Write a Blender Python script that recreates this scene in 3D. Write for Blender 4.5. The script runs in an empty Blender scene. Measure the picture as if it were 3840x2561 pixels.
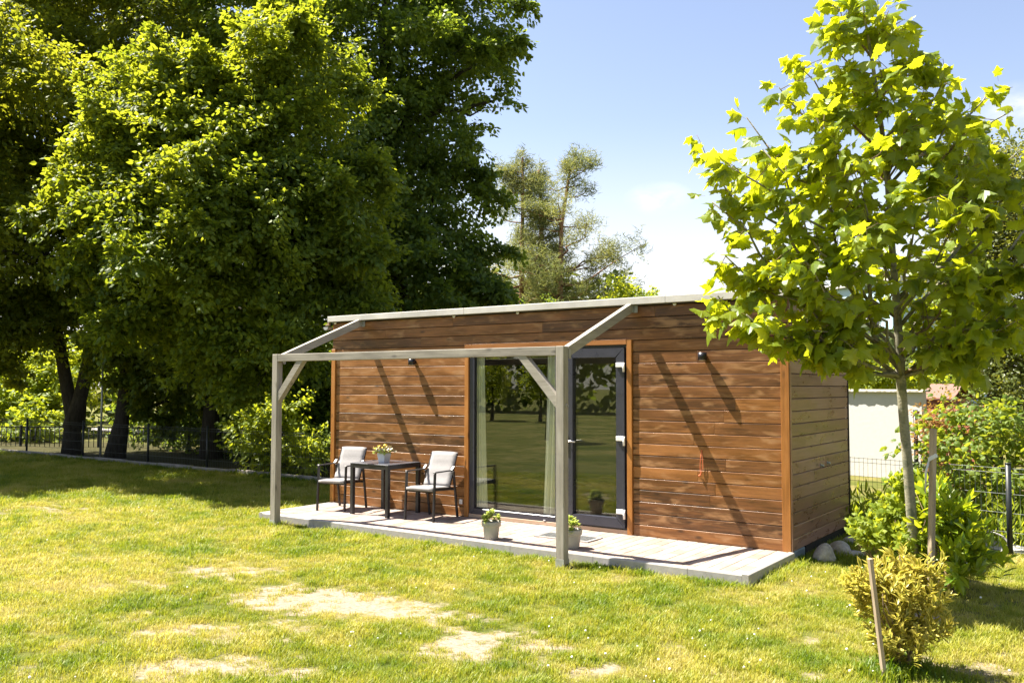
import bpy, bmesh, math, random
import numpy as np
from mathutils import Vector, Matrix, Quaternion

R = random.Random(7)
G = np.random.default_rng(11)
SC = bpy.context.scene
COL = SC.collection

# ------------------------------------------------------------------ camera
CAMPOS = (2.8643, -8.9655, 1.664)
cam = bpy.data.cameras.new('camera')
cam.sensor_width = 36.0
cam.lens = 3309.0 / 3840 * 36
cam.clip_end = 2000
cam.clip_start = 0.05
cam_o = bpy.data.objects.new('camera', cam)
COL.objects.link(cam_o)
FW = Vector((-0.57532533, 0.81636553, 0.05047854))
RT = Vector((0.81746413, 0.57597605, 0.00199745))
UP = Vector((0.02744378, -0.04241358, 0.99872315))
cm = Matrix((RT, UP, -FW)).transposed().to_4x4()
cm.translation = CAMPOS
cam_o.matrix_world = cm
SC.camera = cam_o

# ------------------------------------------------------------------ sky, sun, exposure
SUN_TO = Vector((-4.0, -1.15, 7.0)).normalized()
EL = math.asin(SUN_TO.z)
AZ = math.atan2(SUN_TO.x, SUN_TO.y)
world = bpy.data.worlds.new('World')
SC.world = world
world.use_nodes = True
wt = world.node_tree
for n in list(wt.nodes):
    wt.nodes.remove(n)
w_out = wt.nodes.new('ShaderNodeOutputWorld')
w_bg = wt.nodes.new('ShaderNodeBackground')
w_bg.inputs['Strength'].default_value = 0.060
sky = wt.nodes.new('ShaderNodeTexSky')
sky.sky_type = 'NISHITA'
sky.sun_disc = False
sky.sun_elevation = EL
sky.sun_rotation = AZ % (2 * math.pi)
sky.air_density = 1.1
sky.dust_density = 0.6
sky.ozone_density = 1.4
# small fair-weather clouds
tc = wt.nodes.new('ShaderNodeTexCoord')
def wnode(t, **kw):
    n = wt.nodes.new(t)
    for k, v in kw.items():
        setattr(n, k, v)
    return n
w_noise = wnode('ShaderNodeTexNoise')
w_noise.inputs['Scale'].default_value = 14.0
w_noise.inputs['Detail'].default_value = 6.0
w_noise.inputs['Roughness'].default_value = 0.62
w_map = wnode('ShaderNodeMapping')
w_map.inputs['Scale'].default_value = (1, 1, 2.2)
wt.links.new(tc.outputs['Generated'], w_map.inputs['Vector'])
wt.links.new(w_map.outputs[0], w_noise.inputs['Vector'])
acc = None
CLOUDS = [((-0.424, 0.882, 0.207), 0.04), ((-0.081, 0.96, 0.268), 0.05), ((0.5, 0.8, 0.3), 0.12), ((0.8, 0.5, 0.25), 0.12),
          ((0.9, -0.3, 0.3), 0.14), ((0.2, -0.95, 0.25), 0.12), ((-0.6, -0.75, 0.3), 0.12), ((-0.95, 0.15, 0.28), 0.12)]
for d, rad in CLOUDS:
    dn = Vector(d).normalized()
    sub = wnode('ShaderNodeVectorMath', operation='SUBTRACT')
    wt.links.new(tc.outputs['Generated'], sub.inputs[0])
    sub.inputs[1].default_value = dn
    mul = wnode('ShaderNodeVectorMath', operation='MULTIPLY')
    wt.links.new(sub.outputs[0], mul.inputs[0])
    mul.inputs[1].default_value = (1 / rad, 1 / rad, 2.0 / rad)
    ln = wnode('ShaderNodeVectorMath', operation='LENGTH')
    wt.links.new(mul.outputs[0], ln.inputs[0])
    mr = wnode('ShaderNodeMapRange')
    mr.inputs['From Min'].default_value = 1.0
    mr.inputs['From Max'].default_value = 0.2
    wt.links.new(ln.outputs['Value'], mr.inputs['Value'])
    if acc is None:
        acc = mr.outputs[0]
    else:
        mx = wnode('ShaderNodeMath', operation='MAXIMUM')
        wt.links.new(acc, mx.inputs[0]); wt.links.new(mr.outputs[0], mx.inputs[1])
        acc = mx.outputs[0]
w_thr = wnode('ShaderNodeMapRange')
w_thr.inputs['From Min'].default_value = 0.30
w_thr.inputs['From Max'].default_value = 0.85
wt.links.new(w_noise.outputs[0], w_thr.inputs['Value'])
w_mul = wnode('ShaderNodeMath', operation='MULTIPLY')
wt.links.new(acc, w_mul.inputs[0]); wt.links.new(w_thr.outputs[0], w_mul.inputs[1])
w_mul2 = wnode('ShaderNodeMath', operation='MULTIPLY')
wt.links.new(w_mul.outputs[0], w_mul2.inputs[0]); w_mul2.inputs[1].default_value = 1.1
w_mul2.use_clamp = True
w_mix = wnode('ShaderNodeMix', data_type='RGBA')
wt.links.new(w_mul2.outputs[0], w_mix.inputs[0])
w_tint = wnode('ShaderNodeMix', data_type='RGBA', blend_type='MULTIPLY')
w_tint.inputs[0].default_value = 1.0
wt.links.new(sky.outputs[0], w_tint.inputs[6])
w_tint.inputs[7].default_value = (1.14, 0.97, 0.93, 1)
# thin white haze towards the horizon, all the way round
w_sep = wnode('ShaderNodeSeparateXYZ')
wt.links.new(tc.outputs['Generated'], w_sep.inputs[0])
w_hz = wnode('ShaderNodeMapRange', interpolation_type='SMOOTHSTEP')
w_hz.inputs['From Min'].default_value = 0.30
w_hz.inputs['From Max'].default_value = 0.06
w_hz.inputs['To Max'].default_value = 0.75
wt.links.new(w_sep.outputs['Z'], w_hz.inputs['Value'])
w_haze = wnode('ShaderNodeMix', data_type='RGBA')
wt.links.new(w_hz.outputs[0], w_haze.inputs[0])
wt.links.new(w_tint.outputs[2], w_haze.inputs[6])
w_haze.inputs[7].default_value = (4.9, 4.9, 4.9, 1)
wt.links.new(w_haze.outputs[2], w_mix.inputs[6])
w_mix.inputs[7].default_value = (6.4, 6.1, 5.7, 1)
wt.links.new(w_mix.outputs[2], w_bg.inputs['Color'])
wt.links.new(w_bg.outputs[0], w_out.inputs['Surface'])

sun = bpy.data.lights.new('sun', 'SUN')
sun.energy = 5.0
sun.angle = math.radians(0.5)
sun.color = (1.0, 0.93, 0.82)
sun_o = bpy.data.objects.new('sun', sun)
sun_o.rotation_mode = 'QUATERNION'
sun_o.rotation_quaternion = SUN_TO.to_track_quat('Z', 'Y')
sun_o.location = (-20, -5, 35)
COL.objects.link(sun_o)

SC.view_settings.view_transform = 'Standard'
SC.view_settings.look = 'None'
SC.view_settings.gamma = 1.0
SC.view_settings.use_curve_mapping = False
SC.view_settings.exposure = 2.0
SC.cycles.max_bounces = 8
SC.cycles.transparent_max_bounces = 16
SC.cycles.diffuse_bounces = 3
SC.cycles.glossy_bounces = 3
SC.cycles.transmission_bounces = 4
SC.cycles.caustics_reflective = False
SC.cycles.caustics_refractive = False

# ------------------------------------------------------------------ materials
def srgb(r, g, b):
    f = lambda c: c / 12.92 if c <= 0.04045 else ((c + 0.055) / 1.055) ** 2.4
    return (f(r / 255), f(g / 255), f(b / 255), 1)

class NT:
    def __init__(self, name):
        self.m = bpy.data.materials.new(name)
        self.m.use_nodes = True
        self.t = self.m.node_tree
        for n in list(self.t.nodes):
            self.t.nodes.remove(n)
        self.out = self.t.nodes.new('ShaderNodeOutputMaterial')
    def n(self, t, **kw):
        x = self.t.nodes.new(t)
        for k, v in kw.items():
            setattr(x, k, v)
        return x
    def l(self, a, b):
        self.t.links.new(a, b)
    def noise(self, vec, scale, detail=4, rough=0.55, dist=0.0):
        x = self.n('ShaderNodeTexNoise')
        x.inputs['Scale'].default_value = scale
        x.inputs['Detail'].default_value = detail
        x.inputs['Roughness'].default_value = rough
        x.inputs['Distortion'].default_value = dist
        if vec is not None:
            self.l(vec, x.inputs['Vector'])
        return x.outputs[0]
    def ramp(self, fac, stops):
        x = self.n('ShaderNodeValToRGB')
        e = x.color_ramp.elements
        while len(e) < len(stops):
            e.new(0.5)
        for i, (p, c) in enumerate(stops):
            e[i].position = p
            e[i].color = c if len(c) == 4 else (*c, 1)
        self.l(fac, x.inputs[0])
        return x.outputs[0]
    def rng(self, v, a, b, c=0.0, d=1.0):
        x = self.n('ShaderNodeMapRange')
        for k, q in zip(('From Min', 'From Max', 'To Min', 'To Max'), (a, b, c, d)):
            x.inputs[k].default_value = q
        self.l(v, x.inputs['Value'])
        return x.outputs[0]
    def math(self, op, a, b):
        x = self.n('ShaderNodeMath', operation=op)
        for i, q in enumerate((a, b)):
            if isinstance(q, (int, float)):
                x.inputs[i].default_value = q
            else:
                self.l(q, x.inputs[i])
        return x.outputs[0]
    def mix(self, fac, a, b, blend='MIX'):
        x = self.n('ShaderNodeMix', data_type='RGBA', blend_type=blend)
        if isinstance(fac, (int, float)):
            x.inputs[0].default_value = fac
        else:
            self.l(fac, x.inputs[0])
        for i, q in ((6, a), (7, b)):
            if isinstance(q, tuple):
                x.inputs[i].default_value = q if len(q) == 4 else (*q, 1)
            else:
                self.l(q, x.inputs[i])
        return x.outputs[2]
    def bsdf(self, color, rough=0.6, metal=0.0, spec=0.5, bump=None, bumpd=0.002, bumps=0.5):
        b = self.n('ShaderNodeBsdfPrincipled')
        if isinstance(color, tuple):
            b.inputs['Base Color'].default_value = color if len(color) == 4 else (*color, 1)
        else:
            self.l(color, b.inputs['Base Color'])
        if isinstance(rough, (int, float)):
            b.inputs['Roughness'].default_value = rough
        else:
            self.l(rough, b.inputs['Roughness'])
        b.inputs['Metallic'].default_value = metal
        b.inputs['Specular IOR Level'].default_value = spec
        if bump is not None:
            bn = self.n('ShaderNodeBump')
            bn.inputs['Strength'].default_value = bumps
            bn.inputs['Distance'].default_value = bumpd
            self.l(bump, bn.inputs['Height'])
            self.l(bn.outputs[0], b.inputs['Normal'])
        return b.outputs[0]
    def done(self, sh):
        self.l(sh, self.out.inputs['Surface'])
        return self.m
    def objvec(self, scale):
        g = self.n('ShaderNodeNewGeometry')
        o = self.n('ShaderNodeObjectInfo')
        comb = self.n('ShaderNodeVectorMath', operation='MULTIPLY')
        cx = self.n('ShaderNodeCombineXYZ')
        for i in range(3):
            self.l(o.outputs['Random'], cx.inputs[i])
        self.l(cx.outputs[0], comb.inputs[0])
        comb.inputs[1].default_value = (37.0, 53.0, 71.0)
        add = self.n('ShaderNodeVectorMath', operation='ADD')
        self.l(g.outputs['Position'], add.inputs[0]); self.l(comb.outputs[0], add.inputs[1])
        mp = self.n('ShaderNodeMapping')
        mp.inputs['Scale'].default_value = scale
        self.l(add.outputs[0], mp.inputs['Vector'])
        return mp.outputs[0], o.outputs['Random']

def axis_scale(axis, along, across):
    return tuple(along if i == axis else across for i in range(3))

def wood(name, axis, dark, mid, light, rough=(0.35, 0.6), fine=60, patch=None, spec=0.5, bump=0.5, var=0.22):
    t = NT(name)
    v, rnd = t.objvec(axis_scale(axis, 1.0, 1.0))
    mp = t.n('ShaderNodeMapping'); mp.inputs['Scale'].default_value = axis_scale(axis, 1.6, fine)
    t.l(v, mp.inputs['Vector'])
    grain = t.noise(mp.outputs[0], 1.0, 5, 0.6, 0.6)
    mp2 = t.n('ShaderNodeMapping'); mp2.inputs['Scale'].default_value = axis_scale(axis, 2.2, 9.0)
    t.l(v, mp2.inputs['Vector'])
    blot = t.noise(mp2.outputs[0], 1.0, 4, 0.6, 0.3)
    f = t.math('ADD', t.math('MULTIPLY', grain, 0.5), t.math('MULTIPLY', blot, 0.55))
    f = t.math('ADD', f, t.math('MULTIPLY', t.math('SUBTRACT', rnd, 0.5), var))
    c = t.ramp(f, [(0.30, dark), (0.53, mid), (0.78, light)])
    mp3 = t.n('ShaderNodeMapping'); mp3.inputs['Scale'].default_value = axis_scale(axis, 3.5, 14.0)
    t.l(v, mp3.inputs['Vector'])
    if patch:
        p = t.noise(mp3.outputs[0], 1.0, 3, 0.55, 0.4)
        c = t.mix(t.rng(p, 0.52, 0.70, 0, 0.75), c, patch)
    # knots
    vo = t.n('ShaderNodeTexVoronoi'); vo.inputs['Scale'].default_value = 1.0
    mp4 = t.n('ShaderNodeMapping'); mp4.inputs['Scale'].default_value = axis_scale(axis, 2.6, 7.0)
    t.l(v, mp4.inputs['Vector']); t.l(mp4.outputs[0], vo.inputs['Vector'])
    kn = t.rng(vo.outputs['Distance'], 0.05, 0.16, 0.75, 0.0)
    c = t.mix(kn, c, tuple(x * 0.35 for x in dark[:3]) + (1,))
    r = t.rng(blot, 0.3, 0.7, rough[0], rough[1])
    return t.done(t.bsdf(c, r, spec=spec, bump=grain, bumpd=0.0015, bumps=bump))

M = {}
M['plank'] = wood('stained planks front', 0, (0.062, 0.027, 0.011), (0.180, 0.072, 0.020), (0.36, 0.152, 0.040), (0.28, 0.5), patch=(0.38, 0.205, 0.092, 1), spec=0.5, var=0.26)
M['plank_side'] = wood('stained planks side', 1, (0.18, 0.086, 0.060), (0.30, 0.158, 0.115), (0.43, 0.255, 0.20), (0.24, 0.40), spec=0.9)
M['trim'] = wood('orange trim upright', 2, (0.18, 0.070, 0.016), (0.31, 0.122, 0.025), (0.44, 0.19, 0.045), (0.35, 0.5), spec=0.5)
M['trim_x'] = wood('orange trim level', 0, (0.15, 0.058, 0.016), (0.26, 0.10, 0.024), (0.38, 0.16, 0.042), (0.35, 0.5))
GW = ((0.16, 0.145, 0.12), (0.29, 0.265, 0.22), (0.42, 0.39, 0.33))
M['grey_z'] = wood('weathered timber upright', 2, *GW, rough=(0.6, 0.8), fine=45, spec=0.3)
M['grey_x'] = wood('weathered timber level', 0, *GW, rough=(0.6, 0.8), fine=45, spec=0.3)
M['grey_y'] = wood('weathered timber sloping', 1, *GW, rough=(0.6, 0.8), fine=45, spec=0.3)
M['stake'] = wood('raw stake timber', 2, (0.20, 0.15, 0.10), (0.32, 0.25, 0.17), (0.45, 0.36, 0.27), rough=(0.6, 0.8), fine=40, spec=0.3)
M['sill'] = wood('pale sill timber', 0, (0.30, 0.2, 0.13), (0.42, 0.3, 0.2), (0.5, 0.38, 0.28), rough=(0.5, 0.7))
M['floor_in'] = wood('indoor floor boards', 1, (0.14, 0.07, 0.035), (0.2, 0.1, 0.05), (0.27, 0.15, 0.08), rough=(0.4, 0.6))

def plain(name, col, rough=0.5, metal=0.0, var=0.12, scale=8.0, spec=0.5, bump=0.0):
    t = NT(name)
    v, rnd = t.objvec((1, 1, 1))
    n = t.noise(v, scale, 5, 0.6)
    lo = tuple(c * (1 - var) for c in col[:3]) + (1,)
    hi = tuple(min(1, c * (1 + var)) for c in col[:3]) + (1,)
    c = t.ramp(n, [(0.3, lo), (0.7, hi)])
    r = t.rng(n, 0.3, 0.7, max(0.02, rough - 0.08), rough + 0.08)
    return t.done(t.bsdf(c, r, metal, spec, bump=(n if bump else None), bumpd=bump))

M['dark'] = plain('dark boarding', (0.02, 0.015, 0.012), 0.8)
M['anthracite'] = plain('anthracite window profile', (0.038, 0.039, 0.054), 0.32, var=0.06)
M['furn'] = plain('charcoal furniture metal', (0.022, 0.021, 0.024), 0.38, var=0.1)
M['tabletop'] = plain('slate table slab', (0.07, 0.072, 0.085), 0.22, var=0.1, spec=0.7)
M['lamp'] = plain('black lamp metal', (0.008, 0.008, 0.014), 0.35)
M['white_plastic'] = plain('white plastic', (0.72, 0.72, 0.72), 0.35, var=0.04)
M['steel'] = plain('brushed steel', (0.62, 0.62, 0.62), 0.3, metal=1.0, var=0.05)
M['galv'] = plain('galvanised metal', (0.42, 0.43, 0.42), 0.5, metal=0.6, var=0.15, scale=25)
M['fascia'] = plain('pale roof edging', (0.52, 0.50, 0.46), 0.5, var=0.16, scale=3)
M['roofing'] = plain('dark roofing felt', (0.10, 0.10, 0.10), 0.9)
M['pot'] = plain('grey plant pot', (0.36, 0.345, 0.30), 0.75, var=0.07, scale=14)
M['potwhite'] = plain('white ceramic pot', (0.66, 0.68, 0.72), 0.45, var=0.06, scale=30)
M['soil'] = plain('potting soil', (0.035, 0.025, 0.018), 0.95, var=0.4, scale=60, bump=0.004)
M['fence'] = plain('dark fence coating', (0.012, 0.016, 0.018), 0.45)
M['wire'] = plain('grey fence wire', (0.10, 0.11, 0.11), 0.5, metal=0.3)
M['kerb'] = plain('weathered concrete kerb', (0.27, 0.24, 0.21), 0.85, var=0.28, scale=7, bump=0.004)
M['edging'] = plain('concrete edging', (0.34, 0.32, 0.295), 0.85, var=0.12, scale=18, bump=0.002)
M['concrete'] = plain('grey concrete', (0.36, 0.35, 0.33), 0.85, var=0.15, scale=15, bump=0.002)
M['blockblue'] = plain('blue grey foundation block', (0.20, 0.24, 0.28), 0.85, var=0.2, scale=12, bump=0.003)
M['stone'] = plain('grey brown boulder', (0.36, 0.33, 0.30), 0.85, var=0.3, scale=22, bump=0.006)
M['render_wall'] = plain('white rendered wall', (0.56, 0.55, 0.52), 0.85, var=0.04, scale=18, bump=0.004)
M['coping'] = plain('pale wall coping', (0.62, 0.58, 0.5), 0.7, var=0.08)
M['teal'] = plain('pale teal facade', (0.40, 0.55, 0.60), 0.6, var=0.05)
M['playred'] = plain('red brown playhouse boards', (0.30, 0.10, 0.055), 0.6, var=0.15)
M['playroof'] = plain('terracotta playhouse roof', (0.17, 0.075, 0.05), 0.7, var=0.15)
M['orange'] = plain('orange cord', (0.62, 0.15, 0.06), 0.6, var=0.08)
M['tie'] = plain('white fabric tie', (0.60, 0.60, 0.60), 0.7, var=0.05)
M['road'] = plain('pale path', (0.33, 0.30, 0.28), 0.9, var=0.15)
M['plaster_in'] = plain('indoor wall', (0.20, 0.19, 0.17), 0.9, var=0.05)
M['poster'] = plain('dark poster print', (0.012, 0.012, 0.012), 0.5)
M['posterink'] = plain('grey poster ink', (0.11, 0.11, 0.105), 0.6)
M['hose'] = plain('grey hose', (0.30, 0.29, 0.27), 0.5)
M['white_petal'] = plain('white petals', (0.80, 0.78, 0.70), 0.7, var=0.05)
M['tablebloom_y'] = plain('yellow petals', (0.75, 0.55, 0.06), 0.6)
M['tablebloom_p'] = plain('cream petals', (0.75, 0.68, 0.45), 0.6)
M['tablebloom_r'] = plain('rust petals', (0.45, 0.13, 0.04), 0.6)

def fabric(name, col):
    t = NT(name)
    v, rnd = t.objvec((1, 1, 1))
    w = t.n('ShaderNodeTexWave'); w.inputs['Scale'].default_value = 220; t.l(v, w.inputs['Vector'])
    n = t.noise(v, 30, 4)
    f = t.math('ADD', t.math('MULTIPLY', w.outputs['Fac'], 0.3), t.math('MULTIPLY', n, 0.7))
    c = t.ramp(f, [(0.25, tuple(x * 0.82 for x in col)), (0.75, col)])
    return t.done(t.bsdf(c, 0.85, spec=0.25, bump=f, bumpd=0.0008))
M['sling'] = fabric('light grey sling fabric', (0.30, 0.288, 0.285))

def paver_mat():
    t = NT('pinkish concrete pavers')
    v, rnd = t.objvec((1, 1, 1))
    n = t.noise(v, 40, 6, 0.65)
    n2 = t.noise(v, 4, 3)
    f = t.math('ADD', t.math('MULTIPLY', n, 0.4), t.math('ADD', t.math('MULTIPLY', n2, 0.3), t.math('MULTIPLY', rnd, 0.35)))
    c = t.ramp(f, [(0.28, (0.21, 0.155, 0.12)), (0.52, (0.30, 0.235, 0.195)), (0.8, (0.38, 0.315, 0.275))])
    st = t.noise(t.n('ShaderNodeNewGeometry').outputs['Position'], 2.2, 5, 0.7)
    c = t.mix(t.rng(st, 0.54, 0.70, 0.0, 0.45), c, (0.12, 0.095, 0.07, 1))
    return t.done(t.bsdf(c, 0.85, bump=n, bumpd=0.0015))
M['paver'] = paver_mat()

def glass_mat():
    t = NT('clear double glazing')
    tr = t.n('ShaderNodeBsdfTransparent'); tr.inputs[0].default_value = (0.93, 0.95, 0.90, 1)
    gl = t.n('ShaderNodeBsdfGlossy'); gl.inputs['Roughness'].default_value = 0.0
    gl.inputs['Color'].default_value = (0.95, 0.98, 0.9, 1)
    lw = t.n('ShaderNodeLayerWeight'); lw.inputs['Blend'].default_value = 0.5
    fr = t.math('ADD', 0.075, t.math('MULTIPLY', t.math('POWER', lw.outputs['Facing'], 5.0), 0.9))
    mx = t.n('ShaderNodeMixShader')
    t.l(fr, mx.inputs[0]); t.l(tr.outputs[0], mx.inputs[1]); t.l(gl.outputs[0], mx.inputs[2])
    return t.done(mx.outputs[0])
M['glass'] = glass_mat()

def curtain_mat():
    t = NT('sheer cream green curtain')
    v, rnd = t.objvec((40, 40, 1))
    n = t.noise(v, 1.0, 2)
    c = t.ramp(n, [(0.3, (0.86, 0.86, 0.76)), (0.7, (0.95, 0.95, 0.87))])
    d = t.bsdf(c, 0.9, spec=0.1)
    tl = t.n('ShaderNodeBsdfTranslucent'); t.l(c, tl.inputs[0])
    mx = t.n('ShaderNodeMixShader'); mx.inputs[0].default_value = 0.4
    t.l(d, mx.inputs[1]); t.l(tl.outputs[0], mx.inputs[2])
    return t.done(mx.outputs[0])
M['curtain'] = curtain_mat()

def leaf_mat(name, c0, c1, t0, t1, trans=0.45, rough=0.5, edge=None, spec=0.3, hue_scale=0.35):
    """reflective colour c0..c1 and translucent colour t0..t1, varied per leaf and over the crown"""
    t = NT(name)
    g = t.n('ShaderNodeNewGeometry')
    n = t.noise(g.outputs['Position'], hue_scale, 3)
    f = t.math('ADD', t.math('MULTIPLY', g.outputs['Random Per Island'], 0.6), t.math('MULTIPLY', t.rng(n, 0.3, 0.7), 0.4))
    c = t.ramp(f, [(0.1, c0), (0.9, c1)])
    ct = t.ramp(f, [(0.1, t0), (0.9, t1)])
    if edge:
        a = t.n('ShaderNodeAttribute'); a.attribute_name = 'edge'
        k = t.rng(a.outputs['Fac'], 0.35, 0.65)
        c = t.mix(k, c, edge)
        ct = t.mix(k, ct, edge)
    d = t.bsdf(c, rough, spec=spec)
    tl = t.n('ShaderNodeBsdfTranslucent'); t.l(ct, tl.inputs[0])
    mx = t.n('ShaderNodeMixShader'); mx.inputs[0].default_value = trans
    t.l(d, mx.inputs[1]); t.l(tl.outputs[0], mx.inputs[2])
    return t.done(mx.outputs[0])

M['lime'] = leaf_mat('lime tree leaves', (0.055, 0.100, 0.013), (0.142, 0.200, 0.025), (0.21, 0.28, 0.013), (0.55, 0.57, 0.028), 0.50)
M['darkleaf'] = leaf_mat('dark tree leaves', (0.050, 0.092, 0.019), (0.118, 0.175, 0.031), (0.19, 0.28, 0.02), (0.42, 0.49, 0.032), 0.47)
M['leftleaf'] = leaf_mat('left tree leaves', (0.054, 0.094, 0.013), (0.145, 0.192, 0.025), (0.21, 0.26, 0.013), (0.55, 0.54, 0.028), 0.50)
M['plane'] = leaf_mat('plane tree leaves', (0.11, 0.18, 0.014), (0.21, 0.285, 0.026), (0.44, 0.51, 0.010), (0.72, 0.72, 0.018), 0.56, 0.42, spec=0.5, hue_scale=1.2)
M['pineneedle'] = leaf_mat('pine needles', (0.10, 0.135, 0.045), (0.23, 0.235, 0.075), (0.18, 0.23, 0.06), (0.40, 0.37, 0.09), 0.40, 0.6)
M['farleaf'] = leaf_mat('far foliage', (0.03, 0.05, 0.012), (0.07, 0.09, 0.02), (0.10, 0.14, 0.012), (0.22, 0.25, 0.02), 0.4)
M['brightleaf'] = leaf_mat('bright shrub leaves', (0.13, 0.20, 0.02), (0.24, 0.30, 0.035), (0.38, 0.46, 0.018), (0.62, 0.62, 0.035), 0.5)
M['hazel'] = leaf_mat('hazel leaves', (0.07, 0.13, 0.015), (0.14, 0.20, 0.03), (0.25, 0.33, 0.015), (0.45, 0.47, 0.03), 0.45)
M['laurel'] = leaf_mat('laurel leaves', (0.10, 0.19, 0.016), (0.23, 0.31, 0.028), (0.40, 0.50, 0.014), (0.68, 0.68, 0.025), 0.48, 0.28, spec=0.6)
M['variegated'] = leaf_mat('variegated leaves', (0.12, 0.16, 0.02), (0.34, 0.31, 0.035), (0.28, 0.32, 0.02), (0.62, 0.52, 0.03), 0.40, 0.35, edge=(0.58, 0.50, 0.10, 1), hue_scale=3)
M['sedum'] = leaf_mat('succulent leaves', (0.30, 0.40, 0.09), (0.48, 0.54, 0.16), (0.5, 0.58, 0.08), (0.65, 0.66, 0.14), 0.35, 0.5)
M['redleaf'] = leaf_mat('reddish shrub leaves', (0.22, 0.10, 0.03), (0.30, 0.18, 0.05), (0.4, 0.2, 0.05), (0.5, 0.3, 0.06), 0.4)
M['birch'] = leaf_mat('small birch leaves', (0.06, 0.085, 0.02), (0.12, 0.14, 0.03), (0.18, 0.21, 0.02), (0.36, 0.34, 0.04), 0.4, 0.4)

def bark(name, c0, c1, scale=(6, 6, 1.5), spots=None):
    t = NT(name)
    g = t.n('ShaderNodeNewGeometry')
    mp = t.n('ShaderNodeMapping'); mp.inputs['Scale'].default_value = scale
    t.l(g.outputs['Position'], mp.inputs['Vector'])
    n = t.noise(mp.outputs[0], 3.0, 6, 0.65, 0.5)
    c = t.ramp(n, [(0.3, c0), (0.7, c1)])
    if spots:
        n2 = t.noise(g.outputs['Position'], 12.0, 2)
        c = t.mix(t.rng(n2, 0.55, 0.62), c, spots)
    return t.done(t.bsdf(c, 0.85, spec=0.25, bump=n, bumpd=0.012))
M['bark'] = bark('dark tree bark', (0.022, 0.018, 0.014), (0.065, 0.055, 0.042))
M['barkplane'] = bark('smooth plane bark', (0.17, 0.16, 0.11), (0.30, 0.28, 0.20), (9, 9, 14), spots=(0.13, 0.135, 0.09, 1))
M['barktwig'] = bark('brown twig bark', (0.12, 0.085, 0.05), (0.24, 0.17, 0.10), (20, 20, 20))
M['barkpine'] = bark('orange pine bark', (0.16, 0.08, 0.045), (0.34, 0.19, 0.11), (4, 4, 1.2))

# lawn colours follow the place: fresh green, straw, bare sandy earth
def lawn_colors(t, pos):
    n1 = t.noise(pos, 0.55, 4, 0.6)
    n2 = t.noise(pos, 3.2, 4, 0.65)
    f = t.math('ADD', t.math('MULTIPLY', n1, 0.55), t.math('MULTIPLY', n2, 0.45))
    return t.math('ADD', t.math('MULTIPLY', t.math('SUBTRACT', f, 0.5), 1.4), 0.535)

def ground_mat():
    t = NT('lawn soil')
    g = t.n('ShaderNodeNewGeometry')
    f = lawn_colors(t, g.outputs['Position'])
    green = t.ramp(f, [(0.36, (0.055, 0.075, 0.012)), (0.50, (0.10, 0.11, 0.02)), (0.66, (0.19, 0.165, 0.055))])
    n3 = t.noise(g.outputs['Position'], 26, 6, 0.7)
    earth = t.ramp(n3, [(0.3, (0.15, 0.115, 0.078)), (0.5, (0.28, 0.225, 0.165)), (0.75, (0.38, 0.315, 0.245))])
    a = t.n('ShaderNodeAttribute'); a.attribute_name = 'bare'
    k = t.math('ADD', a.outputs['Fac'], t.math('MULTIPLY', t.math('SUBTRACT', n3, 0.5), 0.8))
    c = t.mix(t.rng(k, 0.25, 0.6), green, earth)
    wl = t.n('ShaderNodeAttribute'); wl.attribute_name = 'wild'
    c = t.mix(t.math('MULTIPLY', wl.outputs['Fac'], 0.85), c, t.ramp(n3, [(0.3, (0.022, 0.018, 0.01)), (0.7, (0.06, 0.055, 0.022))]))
    n4 = t.noise(g.outputs['Position'], 90, 3, 0.7)
    c = t.mix(t.rng(n4, 0.35, 0.6, 0.35, 0.0), c, (0.05, 0.045, 0.02, 1))
    return t.done(t.bsdf(c, 0.95, spec=0.1, bump=n4, bumpd=0.015))
M['lawn'] = ground_mat()

def grass_mat():
    t = NT('grass blades')
    g = t.n('ShaderNodeNewGeometry')
    f = lawn_colors(t, g.outputs['Position'])
    a = t.n('ShaderNodeAttribute'); a.attribute_type = 'INSTANCER'; a.attribute_name = 'dry'
    f = t.math('ADD', f, t.math('MULTIPLY', a.outputs['Fac'], 0.22))
    f = t.math('ADD', f, t.math('MULTIPLY', t.math('SUBTRACT', g.outputs['Random Per Island'], 0.5), 0.15))
    c = t.ramp(f, [(0.32, (0.10, 0.175, 0.010)), (0.47, (0.20, 0.25, 0.017)), (0.60, (0.335, 0.33, 0.045)), (0.76, (0.45, 0.395, 0.14))])
    d = t.bsdf(c, 0.5, spec=0.35)
    tl = t.n('ShaderNodeBsdfTranslucent'); t.l(t.mix(1.0, c, (1.5, 1.45, 0.9, 1), 'MULTIPLY'), tl.inputs[0])
    mx = t.n('ShaderNodeMixShader'); mx.inputs[0].default_value = 0.4
    t.l(d, mx.inputs[1]); t.l(tl.outputs[0], mx.inputs[2])
    return t.done(mx.outputs[0])
M['grass'] = grass_mat()

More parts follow.
